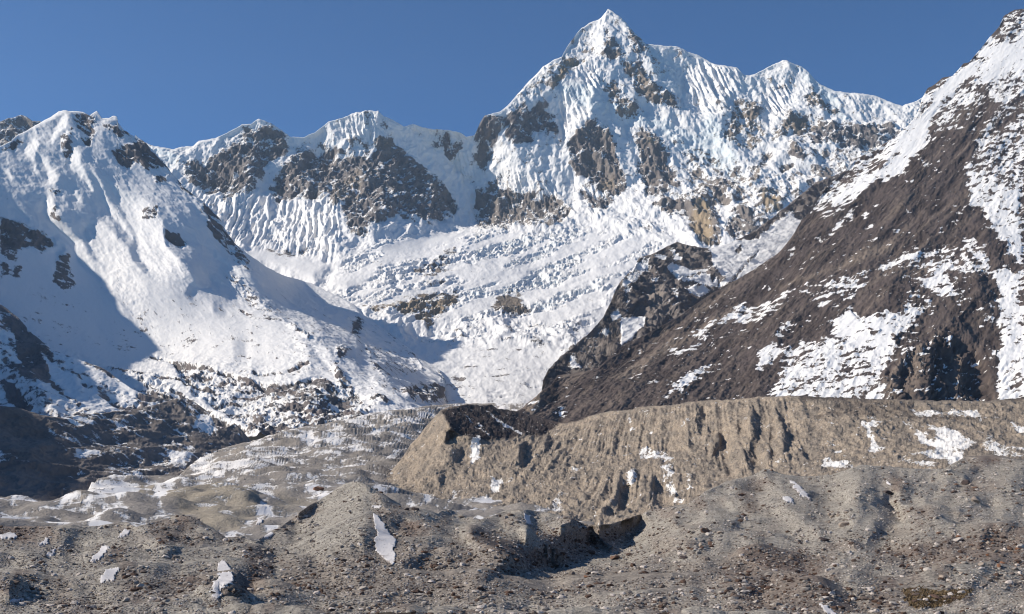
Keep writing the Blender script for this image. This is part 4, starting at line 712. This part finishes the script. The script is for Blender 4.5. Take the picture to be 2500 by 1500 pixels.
for k, s, q in (('C4', '1000 980 2078 850 2500 1000 2078 1150 1500 1130 1000 1100', .8), ('C4', '0 1150 500 1200 900 1484 0 1484', .75), ('C3', '0 1200 500 1330 1000 1280 2078 1300 2078 1484 0 1484', .35), ('C3', '1800 1300 2078 1240 2078 1484 1850 1484', .8), ('C2', '300 1200 1100 1100 2078 1250 2078 1484 200 1484', .45), ('C2', '0 1150 200 1200 150 1484 0 1484', .9),
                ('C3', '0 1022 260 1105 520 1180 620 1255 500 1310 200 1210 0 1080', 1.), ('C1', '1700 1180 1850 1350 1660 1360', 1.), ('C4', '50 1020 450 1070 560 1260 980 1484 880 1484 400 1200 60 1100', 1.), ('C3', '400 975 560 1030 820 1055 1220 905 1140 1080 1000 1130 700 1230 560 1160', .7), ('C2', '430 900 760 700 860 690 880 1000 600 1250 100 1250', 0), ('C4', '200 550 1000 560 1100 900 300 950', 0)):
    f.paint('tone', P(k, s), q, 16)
for k, s, q in (('C3', '0 1022 130 1050 250 1105 430 1165 520 1180 540 1220 620 1255 560 1300 500 1310 400 1290 200 1210 0 1080', 1.9), ('C3', '395 975 440 990 560 1030 750 1045 820 1055 880 1110 1000 1170 900 1195 620 1260 520 1180 400 1100', 1.4),
                ('C3', '740 1040 1050 980 1220 905 1235 945 1140 1080 1100 1150 1000 1130 870 1080', 1.5), ('C1', '1480 1010 1700 1060 1900 1050 2000 1150 1980 1240 1880 1200 1690 1190', .6), ('C4', '50 1020 300 1010 450 1070 560 1200 400 1200 60 1100', 1.2), ('C4', '540 1210 620 1270 800 1370 980 1484 880 1484 560 1260', 1.2),
                ('C1', '1180 1060 1270 1010 1480 1000 1440 1030 1290 1030', 1.2), ('C1', '770 960 1000 960 1050 1000 830 1040', 1.2)):
    f.paint('gv', P(k, s), q, 3)
for q in SNOWT:                                            # snow lies on even ground
    if q[0] == 'f':
        f.paint('gu', P(q[1], q[2]), .15, 12); f.paint('gv', P(q[1], q[2]), 0, 12)
f.build(M_fore, mono=True, Lc=200, gmax=8, relief=1.0, jag=2.5, noise=[(40, 1.5, 3, True, 1, 1, 0)])

# ================================================================ loose stones, boulders, snow patches
def stone_mat(name, stops, L, rough=.9):
    m, t, b = mk(name); b.inputs['Roughness'].default_value = rough
    tc = t.nodes.new('ShaderNodeTexCoord')
    r_ = t.nodes.new('ShaderNodeValToRGB'); e = r_.color_ramp.elements
    e[0].position = 0; e[0].color = rgb(stops[0][1]); e[1].position = 1; e[1].color = rgb(stops[-1][1])
    for ps, cc in stops[1:-1]:
        q = e.new(ps); q.color = rgb(cc)
    t.links.new(nattr(t, 'tone'), r_.inputs[0])
    n1 = nnoise(t, tc.outputs['Object'], 1 / L, 5, .65)
    mm = t.nodes.new('ShaderNodeVectorMath'); mm.operation = 'SCALE'
    t.links.new(r_.outputs[0], mm.inputs[0]); t.links.new(nmath(t, 'ADD', nmath(t, 'MULTIPLY', n1, .9), .55), mm.inputs['Scale'])
    t.links.new(mm.outputs[0], b.inputs['Base Color'])
    bp = t.nodes.new('ShaderNodeBump'); bp.inputs['Strength'].default_value = .6; bp.inputs['Distance'].default_value = L * .5
    t.links.new(n1, bp.inputs['Height']); t.links.new(bp.outputs[0], b.inputs['Normal'])
    return m
M_rub = stone_mat('rubble_stones', [(0, (.10, .062, .045)), (.3, (.19, .155, .13)), (.6, (.30, .265, .225)), (.85, (.42, .37, .32)), (1, (.55, .48, .42))], .3)
def ico(sub):
    t = (1 + 5 ** .5) / 2
    v = [(-1, t, 0), (1, t, 0), (-1, -t, 0), (1, -t, 0), (0, -1, t), (0, 1, t), (0, -1, -t), (0, 1, -t), (t, 0, -1), (t, 0, 1), (-t, 0, -1), (-t, 0, 1)]
    f = [(0, 11, 5), (0, 5, 1), (0, 1, 7), (0, 7, 10), (0, 10, 11), (1, 5, 9), (5, 11, 4), (11, 10, 2), (10, 7, 6), (7, 1, 8), (3, 9, 4), (3, 4, 2), (3, 2, 6), (3, 6, 8), (3, 8, 9), (4, 9, 5), (2, 4, 11), (6, 2, 10), (8, 6, 7), (9, 8, 1)]
    v = [np.array(a, float) / np.linalg.norm(a) for a in v]
    for _ in range(sub):
        c_, nf = {}, []
        def mid(a, b):
            k = (min(a, b), max(a, b))
            if k not in c_:
                m = v[a] + v[b]; v.append(m / np.linalg.norm(m)); c_[k] = len(v) - 1
            return c_[k]
        for a, b, d in f:
            ab, bd, da = mid(a, b), mid(b, d), mid(d, a)
            nf += [(a, ab, da), (b, bd, ab), (d, da, bd), (ab, bd, da)]
        f = nf
    return np.array(v), np.array(f)
def rocky(sub, seed):
    v, fc = ico(sub); R = np.random.RandomState(seed)
    r = np.ones(len(v)) * 1.25
    for _ in range(9):                                     # flat broken faces
        n = R.normal(size=3); n /= np.linalg.norm(n); d = R.uniform(.62, .95)
        dn = v @ n; r = np.where(dn > .05, np.minimum(r, d / np.maximum(dn, .05)), r)
    v = v * r[:, None] * np.array([1, R.uniform(.65, 1), R.uniform(.55, .9)])
    if sub > 1: v = v * (1 + .07 * fbm(v[:, 0] * 2 + seed, v[:, 1] * 2, v[:, 2] * 2, 4))[:, None]
    return v, fc
def scatter(sheet, n, box, size, name, tone=None, seed=1, keep=None, sink=.25):
    """n stones lying on a sheet, as one mesh"""
    R = np.random.RandomState(seed)
    u = R.uniform(box[0], box[2], n); v = R.uniform(box[1], box[3], n)
    top = np.interp(u, sheet.T[:, 0], sheet.T[:, 1]); ok = v > top + 2
    if keep is not None: ok &= keep(u, v, R)
    u, v = u[ok], v[ok]; n = len(u)
    x, y, z = sheet.at(u, v)
    s = size(u, v, R) * y / F / 2
    V0 = [rocky(0, k)[0] for k in range(24)]; f0 = ico(0)[1]
    V0 = np.stack(V0)[R.randint(0, 24, n)]
    a = R.uniform(0, 6.28, n); c_, s_ = np.cos(a), np.sin(a)
    X = V0[..., 0] * c_[:, None] - V0[..., 1] * s_[:, None]; Y = V0[..., 0] * s_[:, None] + V0[..., 1] * c_[:, None]
    el = R.uniform(.8, 1.35, n)[:, None]
    p = np.stack([x[:, None] + X * s[:, None] * el, y[:, None] + Y * s[:, None], z[:, None] + (V0[..., 2] * .8 + sink) * s[:, None]], -1)
    fc = (f0[None] + (np.arange(n) * 12)[:, None, None]).reshape(-1, 3)
    tn = tone(u, v, R) if tone else R.uniform(0, 1, n)
    return link(name, p.reshape(-1, 3), fc, M_rub, {'tone': np.repeat(np.clip(tn, 0, 1), 12)}, shade=False, kind='stuff')
SNOWP = [({'f': f, 'g': g}[q[0]],) + q[1:] for q in SNOWT]
polys = [P(k, s) for sh, k, s, _ in SNOWP if sh is f]
def off_snow(u, v, R):
    w = np.zeros(len(u))
    for q in polys: w = np.maximum(w, poly_w(u, v, q, 2))
    return w < .35
def fld(sheet, key, u, v): return samp(sheet.f[key], (v - sheet.v0) / sheet.step, (u - sheet.u0) / sheet.step)
def coarse(u, v): return smooth(-.15, .35, fbm(u / 60, v / 35, u * 0 + 20, 4, .6)) * .6 + .4 * fld(f, 'tone', u, v)
scatter(f, 60000, (-200, 1120, 2700, 1525), lambda u, v, R: (3.6 + 2.0 * smooth(1200, 1500, v)) * (1 + 1.0 * coarse(u, v) * R.uniform(0, 1, len(u)) ** 2), 'gravel',
        lambda u, v, R: .62 - .34 * fld(f, 'tone', u, v) + R.normal(0, .3, len(u)), 1, off_snow, .15)
scatter(f, 24000, (-200, 1120, 2700, 1525), lambda u, v, R: (5.2 + 3.5 * smooth(1200, 1500, v)) * (1 + 1.6 * R.uniform(0, 1, len(u)) ** 3), 'rubble',
        lambda u, v, R: .60 - .33 * fld(f, 'tone', u, v) + R.normal(0, .42, len(u)), 2, lambda u, v, R: off_snow(u, v, R) & (coarse(u, v) > R.uniform(.0, .9, len(u))))
scatter(m_, 5000, (910, 960, 2700, 1300), lambda u, v, R: 1.8 + 4 * R.uniform(0, 1, len(u)) ** 5, 'moraine_rubble', lambda u, v, R: .72 + R.normal(0, .13, len(u)), 3)
scatter(g, 5000, (-100, 1010, 1200, 1330), lambda u, v, R: 1.6 + 3 * R.uniform(0, 1, len(u)) ** 4, 'glacier_rubble', lambda u, v, R: .5 + R.normal(0, .15, len(u)), 4)

M_snowp = terrain_mat('old_snow', (.3, .27, .24), (.35, .3, .27), (.3, .3, .3), .35, snow=(.60, .57, .555))
for i, (sh, k, s, lab) in enumerate(SNOWP):
    q = np.array(P(k, s)); st = 1.2
    uu = np.arange(q[:, 0].min() - 4, q[:, 0].max() + 4, st); vv = np.arange(q[:, 1].max() + 4, q[:, 1].min() - 4, -st)
    U_, V_ = np.meshgrid(uu, vv)
    wu = U_ + 11 * fbm(U_ / 14, V_ / 9, U_ * 0 + i, 4, .65); wv = V_ + 8 * fbm(U_ / 14, V_ / 9, U_ * 0 + 9 + i, 4, .65)
    w = poly_w(wu, wv, list(map(tuple, q)), 3.0)
    top = np.interp(U_, sh.T[:, 0], sh.T[:, 1]) + 1; V2 = np.maximum(V_, top)
    x, y, z = sh.at(U_, V2)
    for _ in range(1):
        for ax in (0, 1):
            x, y, z = [(np.take(a, np.clip(np.arange(a.shape[ax]) - 1, 0, None), ax) + a + np.take(a, np.clip(np.arange(a.shape[ax]) + 1, None, a.shape[ax] - 1), ax)) / 3 for a in (x, y, z)]
    hh = y / F * (8 if i == 0 else 4)
    z = z + hh * (smooth(.1, .6, w) - .25) + .12 * hh * fbm(x / 2, y / 2, z, 3)
    ok = w > .04; idx = -np.ones(U_.shape, int); idx[ok] = np.arange(ok.sum())
    fc = np.stack([idx[:-1, :-1], idx[:-1, 1:], idx[1:, 1:], idx[1:, :-1]], -1).reshape(-1, 4); fc = fc[(fc >= 0).all(1)]
    pts = np.stack([x[ok], y[ok], z[ok]], -1)
    link('snow_patch', pts, fc, M_snowp, {'rock': .24 + .3 * (1 - smooth(.2, .9, w[ok])), 'tone': 0 * w[ok], 'ice': 0 * w[ok]}, label=lab, cat='snow patch', group='old snow patches on the rubble')

# boulders one can pick out: sheet, x, y, width in px, tone, label
ST = {}
for nm, tn in (('brown', .12), ('dark', .02), ('tan', .72), ('pale', .95), ('grey', .5), ('russet', .0)):
    ST[nm] = tn
M_bl = {'brown': stone_mat('brown_boulder', [(0, (.17, .105, .075)), (1, (.17, .105, .075))], .5), 'russet': stone_mat('russet_boulder', [(0, (.24, .12, .07)), (1, (.24, .12, .07))], .8),
        'dark': stone_mat('dark_boulder', [(0, (.08, .06, .055)), (1, (.08, .06, .055))], .5), 'tan': stone_mat('tan_boulder', [(0, (.36, .29, .23)), (1, (.36, .29, .23))], .5),
        'pale': stone_mat('pale_boulder', [(0, (.50, .44, .38)), (1, (.50, .44, .38))], .5), 'grey': stone_mat('grey_boulder', [(0, (.25, .22, .195)), (1, (.25, .22, .195))], .5)}
RM = {}
def rmesh(k, mt):
    if (k, mt) not in RM:
        v, fc = rocky(3, 100 + k)
        me = bpy.data.meshes.new('boulder')
        me.from_pydata([tuple(a) for a in v], [], [tuple(int(q) for q in a) for a in fc]); me.materials.append(M_bl[mt])
        RM[(k, mt)] = me
    return RM[(k, mt)]
RB = random.Random(5)
def boulder(sh, u, v, w, mt, lab, group, asp=.8, rz=None):
    x, y, z = [float(a[0]) for a in sh.at(np.array([u]), np.array([v]))]
    s = w * y / F / 2 * 1.05
    o = bpy.data.objects.new('boulder', rmesh(RB.randrange(12), mt)); sc.collection.objects.link(o)
    o.location = (x, y, z + s * asp * .45); o.scale = (s, s * .9, s * asp)
    o.rotation_euler = (RB.uniform(-.2, .2), RB.uniform(-.2, .2), RB.uniform(0, 6.28) if rz is None else rz)
    o['label'] = lab; o['category'] = 'boulder'; o['group'] = group
G1 = 'large boulders on the rubble'
for sh, u, v, w, mt, asp, lab in (
    (g, 778, 1192, 24, 'russet', .7, 'rounded rust-brown boulder alone on the grey glacier debris'),
    (f, 2359, 1184, 20, 'dark', 1.2, 'dark pointed boulder standing on the skyline slope of the right hummock'),
    (f, 2381, 1226, 22, 'tan', .95, 'big pale tan boulder throwing a long shadow to the right'),
    (f, 2270, 1396, 26, 'pale', .6, 'pale angular slab resting on the right gravel slope'),
    (f, 2297, 1398, 18, 'tan', .5, 'tan block touching the pale angular slab'),
    (f, 2170, 1205, 22, 'dark', .5, 'low dark boulder on the crest behind the tan hummock'),
    (f, 2061, 1284, 20, 'tan', .8, 'tan boulder with a dark shadow halfway down the middle hummock'),
    (f, 2201, 1387, 13, 'brown', .9, 'brown boulder uphill and left of the pale angular slab'),
    (f, 2339, 1322, 20, 'pale', .8, 'pale boulder at the left end of the red-brown boulder field'),
    (f, 2490, 1340, 18, 'pale', .9, 'whitish boulder cut by the right edge above the red-brown field'),
    (f, 2479, 1394, 16, 'grey', .8, 'grey boulder below the red-brown field at the right edge'),
    (f, 2292, 1304, 14, 'brown', .8, 'brown boulder by itself above the red-brown boulder field'),
    (f, 1985, 1302, 8, 'pale', .8, 'small pale stone on smooth gravel left of the middle hummock'),
    (f, 2012, 1320, 22, 'dark', .45, 'flat dark ledge of rock on the slope below the middle hummock'),
    (f, 2103, 1152, 13, 'grey', .7, 'grey boulder at the foot of the snow-patched moraine bench'),
    (f, 1989, 1403, 13, 'brown', .6, 'brown slab on the shoulder above the dark gully'),
    (f, 1830, 1440, 24, 'brown', .5, 'broad brown slab half sunk in the reddish rubble at the bottom'),
    (f, 1810, 1263, 11, 'pale', .8, 'pale boulder beside the long grey ledge'),
    (f, 1992, 1234, 10, 'tan', .8, 'round tan boulder on the saddle between right hummocks'),
    (f, 2088, 1219, 10, 'tan', .8, 'tan stone near the top of the middle hummock'),
    (f, 2019, 1241, 10, 'pale', .5, 'flat pale stone left of the middle hummock top'),
    (f, 2282, 1462, 24, 'brown', .6, 'brown boulder beside the dry grass patch'),
    (f, 2300, 1462, 14, 'dark', .8, 'dark stone leaning on the boulder by the dry grass'),
    (f, 1500, 1366, 22, 'brown', .8, 'dark red-brown boulder below the ice cliffs'),
    (f, 1433, 1411, 20, 'russet', .5, 'flat rusty slab on the slope below the ice cliffs'),
    (f, 1669, 1363, 20, 'dark', .5, 'long dark boulder on the rise right of the ice cliffs'),
    (f, 1790, 1282, 15, 'grey', .8, 'grey boulder uphill from the boulder pile'), (f, 1807, 1275, 13, 'brown', .8, 'brown boulder touching the grey one uphill from the pile'),
    (m_, 1288, 1188, 9, 'pale', .8, 'pale boulder stuck low in the left part of the tan moraine wall'),
    (m_, 1399, 1171, 12, 'pale', .9, 'pale boulder under the middle of the tan moraine wall'),
    (m_, 1824, 1026, 14, 'pale', .8, 'pale round boulder set high in the gullied moraine wall'),
    (g, 536, 1188, 14, 'dark', .7, 'dark boulder on the rim of the snowy ice bowl'),
    (f, 1038, 1350, 18, 'russet', .45, 'reddish slab on the lower right flank of the cone hill'),
    (f, 1014, 1246, 15, 'dark', .8, 'dark boulder on the ridge right of the cone hill'), (f, 994, 1246, 12, 'dark', .8, 'smaller dark boulder next along the ridge toward the cone hill'),
    (f, 650, 1369, 10, 'pale', .8, 'pale stone inside the dark hollow left of the cone hill'),
    (f, 1217, 1411, 13, 'dark', .7, 'dark stone on the slope below the long black ice cliff'),
    (f, 323, 1434, 8, 'pale', .7, 'whitish stone on the left gravel slope below the oval snow patch'),
    (f, 1884, 1150, 10, 'brown', .6, 'brown stone capping the right hummock crest')):
    boulder(sh, u, v, w, mt, lab, G1, asp)
for (sh, box, n, lo, hi, mts, lab, grp) in (
    (f, (1690, 1295, 1760, 1345), 16, 9, 16, ('tan', 'grey', 'brown', 'pale'), 'boulder in the tight pile on the slope right of the ice cliffs', 'boulders of the tight pile'),
    (f, (2330, 1310, 2500, 1395), 34, 7, 15, ('brown', 'russet', 'brown', 'tan', 'grey'), 'boulder in the red-brown boulder field at the right edge', 'boulders of the red-brown field'),
    (f, (2290, 1185, 2500, 1215), 22, 6, 12, ('brown', 'grey', 'tan'), 'boulder in the band across the upper right slope', 'boulders of the upper right band'),
    (f, (2020, 1245, 2080, 1285), 12, 7, 12, ('tan', 'brown', 'grey'), 'boulder in the cluster on the face of the middle hummock', 'boulders on the middle hummock'),
    (f, (640, 1400, 1150, 1490), 28, 7, 13, ('brown', 'grey', 'tan'), 'boulder strewn over the brown slope at the bottom', 'boulders on the bottom slope'),
    (f, (2130, 1330, 2260, 1490), 18, 7, 13, ('brown', 'grey', 'pale'), 'boulder on the gravel left of the dry grass patch', 'boulders by the dry grass')):
    for _ in range(n):
        boulder(sh, RB.uniform(box[0], box[2]), RB.uniform(box[1], box[3]), RB.uniform(lo, hi), RB.choice(mts), lab, grp, RB.uniform(.6, 1))

# dry ochre grass in a hollow of the right slope
M_grass = stone_mat('dry_grass', [(0, (.12, .08, .045)), (1, (.20, .145, .08))], 1.0)
R = np.random.RandomState(3)
u = R.uniform(2200, 2400, 9000); v = R.uniform(1425, 1492, 9000)
ok = poly_w(u + 14 * fbm(u / 20, v / 9, u * 0, 3), v + 6 * fbm(u / 20, v / 9, u * 0 + 5, 3), P('C4', '1200 1310 1330 1290 1440 1330 1560 1310 1700 1310 1620 1370 1540 1400 1440 1430 1300 1440 1220 1390'), 5) > R.uniform(.1, .9, 9000)
u, v = u[ok], v[ok]; x, y, z = f.at(u, v); n = len(u); a = R.uniform(0, 3.1, n); w = R.uniform(.08, .16, n); hgt = R.uniform(.08, .2, n)
tri = np.stack([np.stack([x - np.cos(a) * w, y - np.sin(a) * w, z - .05], -1), np.stack([x + np.cos(a) * w, y + np.sin(a) * w, z - .05], -1), np.stack([x + R.normal(0, .05, n), y + R.normal(0, .05, n), z + hgt], -1)], 1)
link('dry_grass', tri.reshape(-1, 3), np.arange(n * 3).reshape(-1, 3), M_grass, {'tone': np.repeat(R.uniform(0, 1, n), 3)}, shade=False, kind='stuff')

# ================================================================ shading ridge out to the left and the valley floor
def occluder():
    """the neighbouring ridge whose shadow falls on the left slope; its crest follows from the shadow's edge"""
    edge = [(k_, -150, 1215), (k_, 60, 1212), (k_, 195, 1205), (k_, 205, 1180), (k_, 185, 1140), (k_, 160, 1100), (k_, 140, 1060), (j, 120, 1000), (j, 290, 960), (l, 303, 905), (l, 354, 876), (l, 391, 856), (l, 310, 775), (l, 269, 701), (l, 182, 620), (l, 178, 594), (l, 135, 554), (l, 95, 520), (l, 0, 440)]
    E = np.array([[float(a[0]) for a in sh.at(np.array([float(u)]), np.array([float(v)]))] for sh, u, v in edge])
    print('edge depths', E[:, 1].round())
    cr = []
    for p in E:
        t = (p[0] + 0.445 * p[1] + 160 + 0.06 * p[1]) / -SUN[0]
        cr.append(p + SUN * t)
    cr = np.array(cr); cr = cr[np.argsort(cr[:, 1])]
    ys = np.linspace(cr[0, 1], cr[-1, 1], 500)
    xs = np.interp(ys, cr[:, 1], cr[:, 0]); zs = np.interp(ys, cr[:, 1], cr[:, 2])
    zs = zs + 14 * fbm(ys / 160, ys * 0, ys * 0, 4, .6)
    n = 70; rows = []
    for i in range(-n, n + 1):
        w = abs(i) / n; dx = i / n * 700 if i > 0 else i / n * 900
        # east side stays outside the frame: steep toward the valley
        dx = dx if i < 0 else i / n * 140
        zf = zs * (1 - w ** .8) - 120 * w
        nz = 30 * fbm((xs + dx) / 120, ys / 120, zf / 200, 5, .6, True) * min(1, w * 3)
        rows.append(np.stack([xs + dx, ys + 0 * xs, zf + nz], -1))
    R = np.stack(rows); r_, c_ = R.shape[:2]; idx = np.arange(r_ * c_).reshape(r_, c_)
    fc = np.stack([idx[:-1, :-1], idx[1:, :-1], idx[1:, 1:], idx[:-1, 1:]], -1).reshape(-1, 4)
    link('neighbouring_ridge', R.reshape(-1, 3), fc, M_left, {'rock': np.full(r_ * c_, .5), 'tone': np.zeros(r_ * c_), 'ice': np.zeros(r_ * c_)}, kind='structure')
occluder()
q = np.array([(-7500, -2500, -130), (7500, -2500, -130), (7500, 11000, -130), (-7500, 11000, -130)])
link('valley_floor', q, [(0, 1, 2, 3)], M_glac, {'rock': [.6] * 4, 'tone': [0] * 4, 'ice': [0] * 4}, kind='structure')

# ================================================================ thin mountain air
hz = bpy.data.materials.new('haze'); hz.use_nodes = True; t = hz.node_tree
t.nodes.remove(t.nodes['Principled BSDF'])
pv = t.nodes.new('ShaderNodeVolumePrincipled'); pv.inputs['Color'].default_value = (.62, .80, 1, 1); pv.inputs['Density'].default_value = 1.7e-5; pv.inputs['Anisotropy'].default_value = .2
t.links.new(pv.outputs[0], t.nodes['Material Output'].inputs['Volume'])
x0, x1, y0, y1, z0, z1 = -7510, 7510, -2510, 11010, -131, 3900
vb = [(x, y, z) for z in (z0, z1) for x, y in ((x0, y0), (x1, y0), (x1, y1), (x0, y1))]
link('haze', vb, [(0, 3, 2, 1), (4, 5, 6, 7), (0, 1, 5, 4), (1, 2, 6, 5), (2, 3, 7, 6), (3, 0, 4, 7)], hz, kind='stuff')
